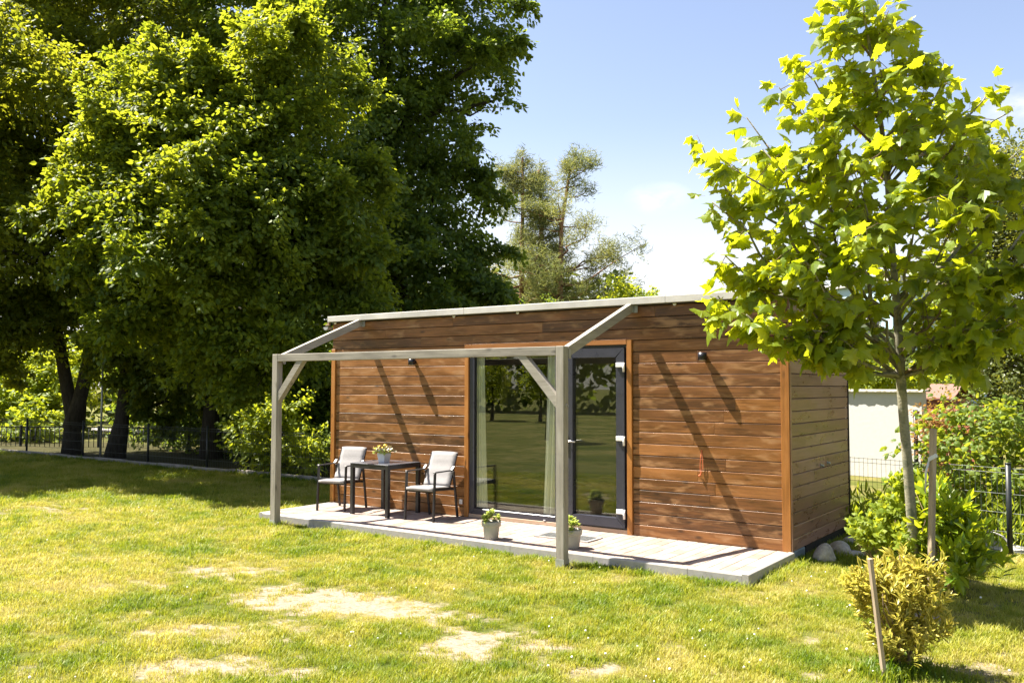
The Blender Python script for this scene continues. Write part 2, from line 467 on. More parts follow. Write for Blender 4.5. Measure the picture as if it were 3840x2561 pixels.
# ------------------------------------------------------------------ mesh helpers
class MB:
    def __init__(self):
        self.v = []; self.f = []; self.s = []
    def add(self, vs, fs, smooth=False):
        o = len(self.v)
        self.v += [tuple(x) for x in vs]
        self.f += [tuple(i + o for i in f) for f in fs]
        self.s += [smooth] * len(fs)
        return self
    def hexa(self, p):
        return self.add(p, [(0, 3, 2, 1), (4, 5, 6, 7), (0, 1, 5, 4), (1, 2, 6, 5), (2, 3, 7, 6), (3, 0, 4, 7)])
    def frame_box(self, c, X, Y, Z, ch=0.0):
        """box with half-axis vectors X, Y, Z and chamfered edges"""
        c = Vector(c); X = Vector(X); Y = Vector(Y); Z = Vector(Z)
        if ch <= 0:
            return self.hexa([c - X - Y - Z, c + X - Y - Z, c + X + Y - Z, c - X + Y - Z, c - X - Y + Z, c + X - Y + Z, c + X + Y + Z, c - X + Y + Z])
        xs, ys, zs = (max(1e-6, 1 - ch / a.length) for a in (X, Y, Z))
        vs = []; idx = {}
        for sx in (-1, 1):
            for sy in (-1, 1):
                for sz in (-1, 1):
                    for k in range(3):
                        fx, fy, fz = (1 if k == 0 else xs), (1 if k == 1 else ys), (1 if k == 2 else zs)
                        idx[(sx, sy, sz, k)] = len(vs)
                        vs.append(c + X * sx * fx + Y * sy * fy + Z * sz * fz)
        fs = []
        def q(a): fs.append(tuple(idx[i] for i in a))
        for s in (-1, 1):
            o = [(-1, -1), (1, -1), (1, 1), (-1, 1)]
            if s < 0: o = o[::-1]
            q([(s, a, b, 0) for a, b in o])
            q([(b, s, a, 1) for a, b in o])
            q([(a, b, s, 2) for a, b in o])
        for a in (-1, 1):
            for b in (-1, 1):
                e = [(a, b, -1, 0), (a, b, 1, 0), (a, b, 1, 1), (a, b, -1, 1)]
                q(e if a * b < 0 else e[::-1])
                e = [(-1, a, b, 1), (1, a, b, 1), (1, a, b, 2), (-1, a, b, 2)]
                q(e if a * b < 0 else e[::-1])
                e = [(a, -1, b, 2), (a, 1, b, 2), (a, 1, b, 0), (a, -1, b, 0)]
                q(e if a * b < 0 else e[::-1])
        for sx in (-1, 1):
            for sy in (-1, 1):
                for sz in (-1, 1):
                    t = [(sx, sy, sz, 0), (sx, sy, sz, 1), (sx, sy, sz, 2)]
                    q(t if sx * sy * sz > 0 else t[::-1])
        return self.add(vs, fs)
    def box(self, x0, x1, y0, y1, z0, z1, ch=0.0):
        return self.frame_box(((x0 + x1) / 2, (y0 + y1) / 2, (z0 + z1) / 2), ((x1 - x0) / 2, 0, 0), (0, (y1 - y0) / 2, 0), (0, 0, (z1 - z0) / 2), ch)
    def beam(self, a, b, w, h, ch=0.0, up=(0, 0, 1)):
        a = Vector(a); b = Vector(b); d = b - a
        X = d.normalized(); u = Vector(up)
        Y = u.cross(X)
        if Y.length < 1e-4: Y = Vector((0, 1, 0)).cross(X)
        Y.normalize(); Z = X.cross(Y)
        return self.frame_box((a + b) / 2, d / 2, Y * w / 2, Z * h / 2, ch)
    def tube(self, pts, rad, n=8, caps=True, smooth=True):
        pts = [Vector(p) for p in pts]
        if not hasattr(rad, '__len__'): rad = [rad] * len(pts)
        rings = []; vs = []
        ref = None
        for i, p in enumerate(pts):
            d = (pts[min(i + 1, len(pts) - 1)] - pts[max(i - 1, 0)]).normalized()
            if ref is None:
                ref = d.orthogonal().normalized()
            else:
                ref = (ref - d * ref.dot(d))
                if ref.length < 1e-5: ref = d.orthogonal()
                ref.normalize()
            bi = d.cross(ref)
            for k in range(n):
                a = 2 * math.pi * k / n
                vs.append(p + (ref * math.cos(a) + bi * math.sin(a)) * rad[i])
        fs = []
        for i in range(len(pts) - 1):
            for k in range(n):
                k2 = (k + 1) % n
                fs.append((i * n + k, i * n + k2, (i + 1) * n + k2, (i + 1) * n + k))
        self.add(vs, fs, smooth)
        if caps:
            o = len(vs)
            base = len(self.v) - o
            self.f.append(tuple(base + k for k in range(n))[::-1]); self.s.append(False)
            self.f.append(tuple(base + (len(pts) - 1) * n + k for k in range(n))); self.s.append(False)
        return self
    def lathe(self, prof, c=(0, 0, 0), n=24, smooth=True):
        vs = []; fs = []
        for r, z in prof:
            for k in range(n):
                a = 2 * math.pi * k / n
                vs.append((c[0] + r * math.cos(a), c[1] + r * math.sin(a), c[2] + z))
        for i in range(len(prof) - 1):
            for k in range(n):
                k2 = (k + 1) % n
                fs.append((i * n + k, i * n + k2, (i + 1) * n + k2, (i + 1) * n + k))
        return self.add(vs, fs, smooth)
    def prism(self, prof, axis, a0, a1):
        """closed 2D outline swept along an axis (0: prof=(y,z), 1: prof=(x,z), 2: prof=(x,y))"""
        def pt(u, w, a):
            return {0: (a, u, w), 1: (u, a, w), 2: (u, w, a)}[axis]
        n = len(prof)
        vs = [pt(u, w, a0) for u, w in prof] + [pt(u, w, a1) for u, w in prof]
        fs = [(i, (i + 1) % n, n + (i + 1) % n, n + i) for i in range(n)]
        fs += [tuple(range(n))[::-1], tuple(range(n, 2 * n))]
        return self.add(vs, fs)
    def build(self, name, mat, parent=None, fix=False):
        me = bpy.data.meshes.new(name)
        me.from_pydata(self.v, [], self.f)
        me.materials.append(M[mat] if isinstance(mat, str) else mat)
        me.polygons.foreach_set('use_smooth', self.s)
        if fix:
            b = bmesh.new(); b.from_mesh(me); bmesh.ops.recalc_face_normals(b, faces=b.faces); b.to_mesh(me); b.free()
        me.update()
        return link(name, me, parent)

def link(name, me, parent=None):
    o = bpy.data.objects.new(name, me)
    COL.objects.link(o)
    if parent: o.parent = parent
    return o

def tag(o, label=None, cat=None, group=None, kind=None):
    if label: o['label'] = label
    if cat: o['category'] = cat
    if group: o['group'] = group
    if kind: o['kind'] = kind
    return o

def thing(name, label, cat, loc=(0, 0, 0), rz=0.0, group=None, kind=None):
    o = bpy.data.objects.new(name, None)
    o.empty_display_size = 0.1
    COL.objects.link(o)
    o.location = loc; o.rotation_euler = (0, 0, rz)
    return tag(o, label, cat, group, kind)

def tri_mesh(name, V, T, mat, parent=None, kind=None, attrs=None, smooth=False):
    """big triangle mesh from numpy arrays"""
    me = bpy.data.meshes.new(name)
    nv, nt = len(V), len(T)
    me.vertices.add(nv); me.vertices.foreach_set('co', np.ascontiguousarray(V, dtype=np.float32).ravel())
    me.loops.add(nt * 3); me.loops.foreach_set('vertex_index', np.ascontiguousarray(T, dtype=np.int32).ravel())
    me.polygons.add(nt)
    me.polygons.foreach_set('loop_start', np.arange(0, nt * 3, 3, dtype=np.int32))
    me.polygons.foreach_set('use_smooth', np.full(nt, smooth))
    me.update(calc_edges=True)
    for k, a in (attrs or {}).items():
        at = me.attributes.new(k, 'FLOAT', 'POINT')
        at.data.foreach_set('value', np.ascontiguousarray(a, dtype=np.float32))
    me.materials.append(M[mat])
    o = link(name, me, parent)
    if kind: o['kind'] = kind
    return o

def unit(a):
    return a / np.maximum(np.linalg.norm(a, axis=-1, keepdims=True), 1e-9)

def leaf_geo(P, D, N, S, tmpl):
    tv, tt = tmpl[0], tmpl[1]
    X = unit(D); Y = unit(np.cross(N, X)); Z = np.cross(X, Y)
    S = np.asarray(S)[:, None, None]
    V = P[:, None, :] + S * (tv[None, :, 0:1] * X[:, None, :] + tv[None, :, 1:2] * Y[:, None, :] + tv[None, :, 2:3] * Z[:, None, :])
    T = tt[None] + (np.arange(len(P)) * len(tv))[:, None, None]
    return V.reshape(-1, 3), T.reshape(-1, 3)

def leaves(name, P, D, N, S, tmpl, mat, parent=None, kind=None):
    V, T = leaf_geo(P, D, N, S, tmpl)
    at = {'edge': np.tile(tmpl[2], len(P))} if len(tmpl) > 2 else None
    return tri_mesh(name, V, T, mat, parent, kind, at)

LEAF_SMALL = (np.array([(0, 0, 0), (0.28, -0.33, -0.08), (0.66, -0.26, -0.14), (1.05, 0, -0.12), (0.62, 0.30, -0.12), (0.25, 0.30, -0.10)]), np.array([(0, 1, 2), (0, 2, 3), (0, 3, 4), (0, 4, 5)]))
LEAF_OVAL = (np.array([(0, 0, 0), (0.22, -0.15, 0.05), (0.6, -0.17, 0.04), (1, 0, -0.12), (0.6, 0.17, 0.04), (0.22, 0.15, 0.05), (0.4, 0, -0.02)]),
             np.array([(0, 1, 6), (1, 2, 6), (2, 3, 6), (3, 4, 6), (4, 5, 6), (5, 0, 6)]), np.array([0.3, 1, 1, 1, 1, 1, 0.0]))
LEAF_BROAD = (np.array([(0, 0, 0), (0.15, -0.30, -0.03), (0.55, -0.36, -0.10), (1, 0, -0.2), (0.55, 0.36, -0.10), (0.15, 0.30, -0.03), (0.45, 0, 0.03)]),
              np.array([(0, 1, 6), (1, 2, 6), (2, 3, 6), (3, 4, 6), (4, 5, 6), (5, 0, 6)]), np.array([0.3, 1, 1, 1, 1, 1, 0.0]))

def rand_unit(n):
    return unit(G.normal(size=(n, 3)))

def spray_leaves(blobs, dens, leaf, per=42, spread=1.0, droop=0.3, inner=0.25, flat=0.5):
    """leafy sprays over the shell of each blob (x, y, z, r); returns leaf positions, axes, normals, sizes"""
    Ps, Ds, Ns = [], [], []
    for (x, y, z, r) in blobs:
        ns = max(5, int(dens * r * r))
        u = rand_unit(ns)
        u[:, 2] = np.where(u[:, 2] < -0.5, -u[:, 2], u[:, 2])
        rr = r * (0.45 + 0.55 * G.random(ns) ** 0.6)
        c = np.array((x, y, z)) + u * rr[:, None] * np.array((1, 1, 0.9))
        ax = unit(u * 1.0 + G.normal(size=(ns, 3)) * 0.45 + np.array((0, 0, -droop)))
        L = (0.30 + 0.35 * G.random(ns)) * spread * (0.6 + 0.4 * min(r, 1.6))
        side = unit(np.cross(ax, np.array((0, 0, 1.0)) + G.normal(size=(ns, 3)) * 0.2))
        nrm = np.cross(side, ax)
        t = G.random((ns, per))
        wdt = 0.42 * (1 - 0.75 * t) + 0.05
        off = G.normal(size=(ns, per)) * wdt
        hgt = G.normal(size=(ns, per)) * 0.12 * flat * 2
        P = c[:, None] + ax[:, None] * (L[:, None] * (t * 1.5 - 0.4))[..., None] + side[:, None] * (L[:, None] * off)[..., None] + nrm[:, None] * (L[:, None] * hgt)[..., None]
        P[..., 2] -= (t ** 2) * L[:, None] * 0.35 * droop * 2
        D = ax[:, None] * 0.6 + side[:, None] * np.sign(off)[..., None] * 0.7 + G.normal(size=(ns, per, 3)) * 0.45 + np.array((0, 0, -0.35))
        N = nrm[:, None] * 0.9 + np.array((0, 0, 0.5)) + G.normal(size=(ns, per, 3)) * 0.55
        Ps.append(P.reshape(-1, 3)); Ds.append(D.reshape(-1, 3)); Ns.append(N.reshape(-1, 3))
        ni = int(inner * ns * per)
        q = np.array((x, y, z)) + rand_unit(ni) * (r * 0.75 * G.random(ni) ** 0.4)[:, None]
        Ps.append(q); Ds.append(rand_unit(ni) + np.array((0, 0, -0.4))); Ns.append(rand_unit(ni) + np.array((0, 0, 0.6)))
    P = np.concatenate(Ps); D = np.concatenate(Ds); N = np.concatenate(Ns)
    S = leaf * (0.65 + 0.6 * G.random(len(P)))
    return P, D, N, S

def curve3(a, b, sag=0.0, wob=0.06, n=7):
    a = Vector(a); b = Vector(b); d = (b - a).length
    pts = []
    for i in range(n):
        t = i / (n - 1)
        p = a.lerp(b, t) + Vector((0, 0, -sag * 4 * t * (1 - t) * d))
        if 0 < i < n - 1:
            p += Vector((R.gauss(0, 1), R.gauss(0, 1), R.gauss(0, 1))) * wob * d * 0.5
        pts.append(p)
    return pts

def tree(name, label, cat, trunks, blobs, leafmat, dens, leaf, r0, group=None, barkm='bark', per=42, droop=0.3, inner=0.25, limbs=True, spread=1.0, tmpl=LEAF_SMALL, flat=0.5, satellites=0):
    """trunks: list of point lists; the crown grows round blobs, each blob fed by a limb"""
    base = Vector(trunks[0][0])
    t = thing(name, label, cat, base, 0, group)
    loc = lambda p: Vector(p) - base
    m = MB()
    for pts in trunks:
        k = len(pts)
        m.tube([loc(p) for p in pts], [r0 * (1.35 if i == 0 else 1.0) * (1 - 0.6 * i / (k - 1)) for i in range(k)], 10)
    m.build('trunk', barkm, t)
    if limbs:
        lm = MB()
        allp = [Vector(p) for tr in trunks for p in tr[1:]]
        for bx in blobs:
            c = Vector(bx[:3])
            s = min(allp, key=lambda p: (p - c).length + max(0, p.z - c.z) * 1.5)
            pts = curve3(loc(s), loc(c), sag=-0.06)
            lr = r0 * 0.28
            lm.tube(pts, [lr * (1 - 0.75 * i / 6) + 0.006 for i in range(7)], 6)
            for _ in range(3):
                e = c + Vector((R.gauss(0, 1), R.gauss(0, 1), R.gauss(0, 0.7))).normalized() * bx[3] * 0.85
                lm.tube(curve3(pts[4], loc(e), wob=0.08, n=5), [lr * 0.35, lr * 0.28, lr * 0.2, lr * 0.12, 0.006], 5)
        lm.build('limbs', barkm, t)
    sat = []
    for (x, y, z, r) in blobs:
        if r < 0.6 or not satellites: continue
        for _ in range(satellites):
            u = Vector((R.gauss(0, 1), R.gauss(0, 1), R.gauss(0.1, 0.7))).normalized()
            for q, rr in ((1.02, 0.34), (1.26, 0.24), (1.44, 0.15)):
                sat.append((x + u.x * r * q, y + u.y * r * q, z + u.z * r * q - 0.10 * (q - 1) * r, rr * min(r, 1.5)))
    P, D, N, S = spray_leaves(blobs, dens, leaf, per, spread, droop, inner, flat)
    if sat:
        P2, D2, N2, S2 = spray_leaves(sat, dens * 1.6, leaf, per // 2, spread * 0.8, droop, inner, flat)
        P, D, N, S = (np.concatenate(q) for q in ((P, P2), (D, D2), (N, N2), (S, S2)))
    P = P - np.array(base)
    o = leaves('crown', P, D, N, S, tmpl, leafmat, t)
    o['kind'] = 'stuff'
    return t

# ------------------------------------------------------------------ ground
GZ = -0.115
BARE = [(-2.52, -3.76, 0.62, 0.32, 1.15), (-2.1, -3.72, 0.7, 0.26, 1.0), (-1.73, -3.73, 0.45, 0.22, 0.8), (-0.85, -4.07, 0.5, 0.26, 1.0), (-0.6, -4.26, 0.4, 0.2, 0.9), (-1.3, -3.85, 0.4, 0.2, 0.6),
        (-1.85, -5.42, 0.55, 0.18, 0.9), (-3.52, -5.2, 0.35, 0.2, 0.55), (-2.73, -5.08, 0.4, 0.2, 0.7), (-4.66, -4.29, 0.35, 0.2, 0.55), (-4.33, -3.61, 0.5, 0.25, 0.6),
        (0.04, -4.14, 0.3, 0.16, 0.6), (1.54, -1.38, 0.28, 0.16, 0.8), (1.9, -3.3, 0.5, 0.2, 0.7), (-3.15, -3.86, 0.5, 0.25, 0.75), (-3.1, -5.83, 0.35, 0.2, 0.5),
        (-10.15, -2.55, 1.0, 0.4, 0.6), (-13.5, -1.9, 1.2, 0.4, 0.5), (-9.5, 1.3, 0.8, 0.3, 0.5), (1.65, -2.7, 0.35, 0.2, 0.8)]

def vnoise(x, y, sc, seed):
    """value noise in numpy"""
    rs = np.random.RandomState(seed)
    tab = rs.rand(256, 256)
    xs, ys = x * sc + 1000.3, y * sc + 1000.7
    xi, yi = np.floor(xs).astype(int), np.floor(ys).astype(int)
    fx, fy = xs - xi, ys - yi
    fx, fy = fx * fx * (3 - 2 * fx), fy * fy * (3 - 2 * fy)
    g = lambda a, b: tab[a % 256, b % 256]
    return (g(xi, yi) * (1 - fx) + g(xi + 1, yi) * fx) * (1 - fy) + (g(xi, yi + 1) * (1 - fx) + g(xi + 1, yi + 1) * fx) * fy

def fbm(x, y, sc, seed):
    return sum(vnoise(x, y, sc * 2 ** k, seed + k) * 0.5 ** k for k in range(4)) / 1.875

def bareness(x, y):
    b = np.zeros_like(x)
    wx = x + (fbm(x, y, 1.6, 3) - 0.5) * 0.9
    wy = y + (fbm(x, y, 1.6, 9) - 0.5) * 0.6
    rx, ry = 0.817, 0.576
    for (cx, cy, a, c, s) in BARE:
        u = (wx - cx) * rx + (wy - cy) * ry
        v = -(wx - cx) * ry + (wy - cy) * rx
        b = np.maximum(b, s * np.exp(-((u / a) ** 2 + (v / (c * 1.6)) ** 2)))
    b = b * 0.78 + (fbm(x, y, 2.6, 21) - 0.55) * 0.7 + (fbm(x, y, 9.0, 31) - 0.5) * 1.15
    return np.clip(b, 0, 1.2)

def gheight(x, y):
    return GZ + (fbm(x, y, 0.7, 40) - 0.5) * 0.03 - np.clip(x - 0.2, 0, 3) * 0.012

def make_ground():
    xs = np.concatenate([[-400, -150, -70, -45, -36, -30], np.arange(-27, -8, 0.25), np.arange(-8, 4.5, 0.07), np.arange(4.5, 9, 0.4), [12, 20, 40, 90, 200, 400]])
    ys = np.concatenate([[-400, -150, -70, -45, -30, -20, -15, -12], np.arange(-9, -6.5, 0.25), np.arange(-6.5, 3.0, 0.07), np.arange(3.0, 6, 0.4), [8, 11, 15, 20, 30, 50, 90, 200, 400]])
    X, Y = np.meshgrid(xs, ys, indexing='ij')
    near = (np.abs(X) < 30) & (np.abs(Y) < 30)
    Z = np.where(near, gheight(X, Y), GZ)
    B = np.where(near, bareness(X, Y), 0.0)
    nx, ny = X.shape
    V = np.stack([X, Y, Z], -1).reshape(-1, 3)
    i = np.arange(nx * ny).reshape(nx, ny)
    a, b, c, d = i[:-1, :-1].ravel(), i[1:, :-1].ravel(), i[1:, 1:].ravel(), i[:-1, 1:].ravel()
    T = np.concatenate([np.stack([a, b, c], 1), np.stack([a, c, d], 1)])
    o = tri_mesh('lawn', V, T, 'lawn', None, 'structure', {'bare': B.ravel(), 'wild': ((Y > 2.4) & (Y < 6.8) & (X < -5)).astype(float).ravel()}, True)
    return o
make_ground()

m = MB()
m.box(-40, -6, 9.6, 10.6, -0.07, -0.05)
o = m.build('path', 'road'); o['kind'] = 'structure'

# ------------------------------------------------------------------ patio
patio = thing('patio', 'pinkish paved terrace with grey concrete edging in front of the cabin', 'patio', (0, 0, 0), kind='structure')
PX0, PX1, PY0 = -6.60, 0.03, -1.31
MB().box(PX0 + 0.06, PX1 - 0.06, PY0 + 0.06, 0.0, -0.2, -0.045).build('bed', 'concrete', patio)
edge_prof = [(0, -0.25), (0, -0.012), (0.004, -0.004), (0.014, 0.003), (0.055, 0.003), (0.06, -0.002), (0.06, -0.25)]
x = PX1 - 0.062
k = 0
while x > PX0 + 0.07:
    x0 = max(PX0 + 0.062, x - (1.0 if k else 0.52))
    MB().prism([(PY0 + u, w + R.uniform(-0.002, 0.001)) for u, w in edge_prof], 0, x0 + 0.004, x).build('edging_stone', 'edging', patio, True)
    x = x0; k += 1
for sx, xx in ((1, PX1), (-1, PX0)):
    for (a, b) in ((PY0, PY0 + 0.62), (PY0 + 0.625, -0.003)):
        MB().prism([(xx - sx * u, w) for u, w in edge_prof], 1, a, b).build('edging_stone', 'edging', patio, True)
pw, pl = 0.12, 0.24
pme = None
nx = int((PX1 - PX0 - 0.125) / pw)
gx = (PX1 - PX0 - 0.124) / nx
for i in range(nx):
    y = PY0 + 0.063 - (pl / 2 if i % 2 else 0)
    while y < -0.02:
        a, b = max(y, PY0 + 0.063), min(y + pl, -0.004)
        if b - a > 0.03:
            full = abs((b - a) - pl) < 1e-6
            if full and pme:
                o = link('paver', pme, patio)
            else:
                mb = MB().frame_box((0, 0, -0.03), ((gx - 0.004) / 2, 0, 0), (0, (b - a - 0.004) / 2, 0), (0, 0, 0.03), 0.004)
                o = mb.build('paver', 'paver', patio)
                if full: pme = o.data
            o.location = (PX0 + 0.062 + gx * (i + 0.5), (a + b) / 2, R.uniform(-0.0025, 0.0005))
            o.rotation_euler = (R.gauss(0, 0.004), R.gauss(0, 0.004), R.gauss(0, 0.004))
        y += pl

# ------------------------------------------------------------------ cabin
CW, CD = 6.64, 2.24
cabin = thing('cabin', 'long flat roofed cabin clad in brown stained planks with glazed front', 'cabin', (0, 0, 0))
DZ = 0.1289
rows = [(-0.0045 + DZ * i if i else 0.0, -0.0045 + DZ * (i + 1)) for i in range(20)]
RTOP = 2.575
def plank_front(x0, x1, z0, z1):
    d = R.uniform(-0.0015, 0.0015)
    prof = [(d + 0.001, z0 + 0.003), (d + 0.02, z0 + 0.003), (d + 0.02, z1 - 0.003), (d + 0.008, z1 - 0.003), (d, z1 - 0.009)]
    MB().prism(prof, 0, x0, x1).build('plank', 'plank', cabin, True)
def plank_side(y0, y1, z0, z1):
    d = R.uniform(-0.0015, 0.0015)
    prof = [(d - 0.001, z0 + 0.004), (d - 0.02, z0 + 0.004), (d - 0.02, z1 - 0.003), (d - 0.007, z1 - 0.003), (d, z1 - 0.010)]
    MB().prism(prof, 1, y0, y1).build('plank', 'plank_side', cabin, True)
LX0, LX1 = -CW + 0.085, -4.190
RX0, RX1 = -1.778, -0.092
for i, (z0, z1) in enumerate(rows):
    z1 = min(z1, RTOP)
    if i < 17:
        secs = [(LX0, LX1), (RX0, RX1)]
        joints = {}
    else:
        secs = [(-CW + 0.004, -0.004)]
    for (a, b) in secs:
        js = []
        if i >= 17:
            js = [[-4.95, -2.25], [-5.6, -3.0, -0.75], [-4.4, -1.5]][i - 17]
        elif R.random() < 0.45 and a == RX0:
            js = [R.uniform(a + 0.4, b - 0.4)]
        elif R.random() < 0.25:
            js = [R.uniform(a + 0.5, b - 0.5)]
        cuts = [a] + js + [b]
        for p, q in zip(cuts[:-1], cuts[1:]):
            plank_front(p + (0.0015 if p != a else 0), q - (0.0015 if q != b else 0), z0, z1)
    js = [R.uniform(0.5, 1.8)] if R.random() < 0.5 else []
    cuts = [0.028] + js + [CD - 0.045]
    for p, q in zip(cuts[:-1], cuts[1:]):
        plank_side(p + (0.001 if p > 0.03 else 0), q - 0.001, z0, z1)
# trims
MB().box(-0.088, -0.001, -0.022, 0.012, 0.0, 2.19, 0.003).build('corner_trim', 'trim', cabin)
MB().box(0.0005, 0.012, -0.012, 0.024, 0.0, 2.19, 0.002).build('corner_trim', 'plank_side', cabin)
MB().box(-CW, -CW + 0.075, -0.022, 0.02, 0.0, 2.19, 0.003).build('corner_trim', 'trim', cabin)
MB().box(-0.02, 0.006, CD - 0.042, CD, 0.0, RTOP, 0.002).build('corner_trim', 'dark', cabin)
MB().box(-4.185, -4.122, -0.024, 0.06, 0.0, 2.138, 0.003).build('opening_trim', 'trim', cabin)
MB().box(-1.846, -1.783, -0.024, 0.06, 0.0, 2.198, 0.003).build('opening_trim', 'trim', cabin)
MB().box(-4.185, -1.848, -0.026, 0.06, 2.14, 2.20, 0.003).build('opening_trim', 'trim_x', cabin)
MB().box(-4.120, -1.850, -0.012, 0.06, 0.002, 0.046, 0.003).build('sill_board', 'sill', cabin)
# shell behind the boards
sh = MB()
sh.box(-CW + 0.006, -4.124, 0.023, 0.10, 0.0, RTOP)
sh.box(-1.844, -0.023, 0.023, 0.10, 0.0, RTOP)
sh.box(-4.124, -1.844, 0.062, 0.10, 2.14, RTOP)
sh.box(-0.10, -0.0225, 0.10, CD - 0.05, 0.0, RTOP)
sh.box(-CW + 0.006, -CW + 0.10, 0.10, CD, 0.0, RTOP)
sh.box(-CW + 0.10, -0.10, CD - 0.09, CD, 0.0, RTOP)
sh.box(-CW + 0.05, -0.06, 0.06, CD - 0.05, -0.2, -0.001)
sh.build('shell', 'dark', cabin)
ins = MB()
ins.box(-CW + 0.101, -0.101, CD - 0.11, CD - 0.091, 0.05, RTOP - 0.01)
ins.box(-CW + 0.101, -CW + 0.115, 0.101, CD - 0.11, 0.05, RTOP - 0.01)
ins.box(-0.115, -0.101, 0.101, CD - 0.11, 0.05, RTOP - 0.01)
ins.box(-CW + 0.101, -0.101, 0.101, CD - 0.11, RTOP - 0.03, RTOP - 0.011)
ins.build('inner_wall', 'plaster_in', cabin)
MB().box(-CW + 0.101, -0.101, 0.101, CD - 0.11, 0.0, 0.05).build('inner_floor', 'floor_in', cabin)
# plinth
MB().box(-0.02, -0.004, 0.48, CD - 0.02, -0.16, -0.003).build('plinth_board', 'dark', cabin)
MB().box(-0.24, 0.0, 0.06, 0.44, -0.3, -0.004, 0.01).build('foundation_block', 'blockblue', cabin)
# roof with edging, gutter, little lights
roof = MB().box(-CW - 0.02, 0.08, -0.058, CD + 0.1, 2.578, 2.645).build('roof', 'roofing', cabin)
xs = [-CW - 0.022, -4.15, -1.33, 0.1]
for a, b in zip(xs[:-1], xs[1:]):
    MB().box(a + 0.001, b - 0.001, -0.090, -0.060, 2.584, 2.662, 0.003).build('fascia', 'fascia', roof)
MB().box(0.082, 0.1, -0.058, CD + 0.1, 2.584, 2.662, 0.003).build('fascia', 'fascia', roof)
MB().box(-CW - 0.05, -CW - 0.022, -0.062, -0.03, 2.535, 2.583).build('bracket', 'sill', roof)
MB().box(-CW - 0.09, -CW - 0.052, -0.062, -0.03, 2.535, 2.552).build('bracket', 'sill', roof)
gut = MB()
cx, cz, rr = -CW - 0.085, 2.515, 0.048
pts_o = [(cx + rr * math.cos(a), cz + rr * math.sin(a)) for a in np.linspace(math.pi, 2 * math.pi, 11)]
pts_i = [(cx + (rr - 0.004) * math.cos(a), cz + (rr - 0.004) * math.sin(a)) for a in np.linspace(2 * math.pi, math.pi, 11)]
gut.prism(pts_o + pts_i, 1, -0.06, CD + 0.1)
gut.prism(pts_o, 1, -0.063, -0.0605)
gut.build('gutter', 'galv', roof, True)
for dx in (-6.569, -4.367, -3.354, -1.249):
    MB().tube([(dx, -0.012, 2.571), (dx, -0.03, 2.571)], 0.02, 10).build('eave_light', 'white_plastic', cabin)
# side pipe stubs, socket
for yy, zz in ((1.04, 0.795), (1.29, 0.806)):
    st = MB(); st.tube([(0.0, yy, zz), (0.035, yy, zz)], 0.013, 10); st.tube([(0.002, yy, zz), (0.006, yy, zz)], 0.022, 10)
    st.build('pipe_stub', 'galv', cabin)
MB().box(-4.262, -4.222, -0.03, 0.0, 0.155, 0.215, 0.004).build('socket', 'white_plastic', cabin)

# window
win = MB()
win.box(-4.120, -4.040, -0.004, 0.058, 0.048, 2.138, 0.004)
win.box(-2.815, -2.68, -0.004, 0.058, 0.048, 2.138, 0.004)
win.box(-4.040, -2.815, -0.004, 0.058, 2.06, 2.138, 0.004)
win.box(-4.040, -2.815, -0.010, 0.058, 0.048, 0.118, 0.006)
win.box(-2.68, -1.850, 0.010, 0.058, 2.112, 2.138)
win.box(-1.868, -1.850, 0.010, 0.058, 0.048, 2.112)
win.box(-2.68, -1.868, 0.010, 0.058, 0.048, 0.062)
window = win.build('window', 'anthracite', cabin)
def pane(x0, x1, z0, z1, y, parent):
    MB().box(x0, x1, y, y + 0.022, z0, z1).build('pane', 'glass', parent)
pane(-4.0395, -2.8155, 0.1185, 2.0595, 0.026, window)
bead = MB()
for (a, b, c, d) in ((-4.039, -4.028, 0.119, 2.059), (-2.827, -2.816, 0.119, 2.059), (-4.028, -2.827, 0.119, 0.130), (-4.028, -2.827, 2.048, 2.059)):
    bead.box(a, b, 0.012, 0.024, c, d)
bead.build('glazing_bead', 'lamp', window)
MB().box(-2.98, -2.95, -0.016, -0.0105, 0.055, 0.066).build('drain_cap', 'white_plastic', window)
# door
dx0, dx1, dz0, dz1 = -2.668, -1.876, 0.066, 2.104
sw = 0.112
def mitred(mb, x0, x1, z0, z1, w, yf, yb):
    """frame of four mitred rails"""
    e = 0.0012
    mb.hexa([(x0, yb, z0), (x0 + w, yb, z0 + w), (x0 + w, yb, z1 - w), (x0, yb, z1), (x0, yf, z0 + e), (x0 + w - .006, yf, z0 + w + e), (x0 + w - .006, yf, z1 - w - e), (x0, yf, z1 - e)])
    mb.hexa([(x1 - w, yb, z0 + w), (x1, yb, z0), (x1, yb, z1), (x1 - w, yb, z1 - w), (x1 - w + .006, yf, z0 + w + e), (x1, yf, z0 + e), (x1, yf, z1 - e), (x1 - w + .006, yf, z1 - w - e)])
    mb.hexa([(x0, yb, z0), (x1, yb, z0), (x1 - w, yb, z0 + w), (x0 + w, yb, z0 + w), (x0 + e, yf, z0), (x1 - e, yf, z0), (x1 - w - e, yf, z0 + w - .006), (x0 + w + e, yf, z0 + w - .006)])
    mb.hexa([(x0 + w, yb, z1 - w), (x1 - w, yb, z1 - w), (x1, yb, z1), (x0, yb, z1), (x0 + w + e, yf, z1 - w + .006), (x1 - w - e, yf, z1 - w + .006), (x1 - e, yf, z1), (x0 + e, yf, z1)])
dm = MB(); mitred(dm, dx0, dx1, dz0, dz1, sw, -0.026, 0.045)
door = dm.build('door', 'anthracite', cabin, True)
pane(dx0 + sw + 0.001, dx1 - sw - 0.001, dz0 + sw + 0.001, dz1 - sw - 0.001, 0.016, door)
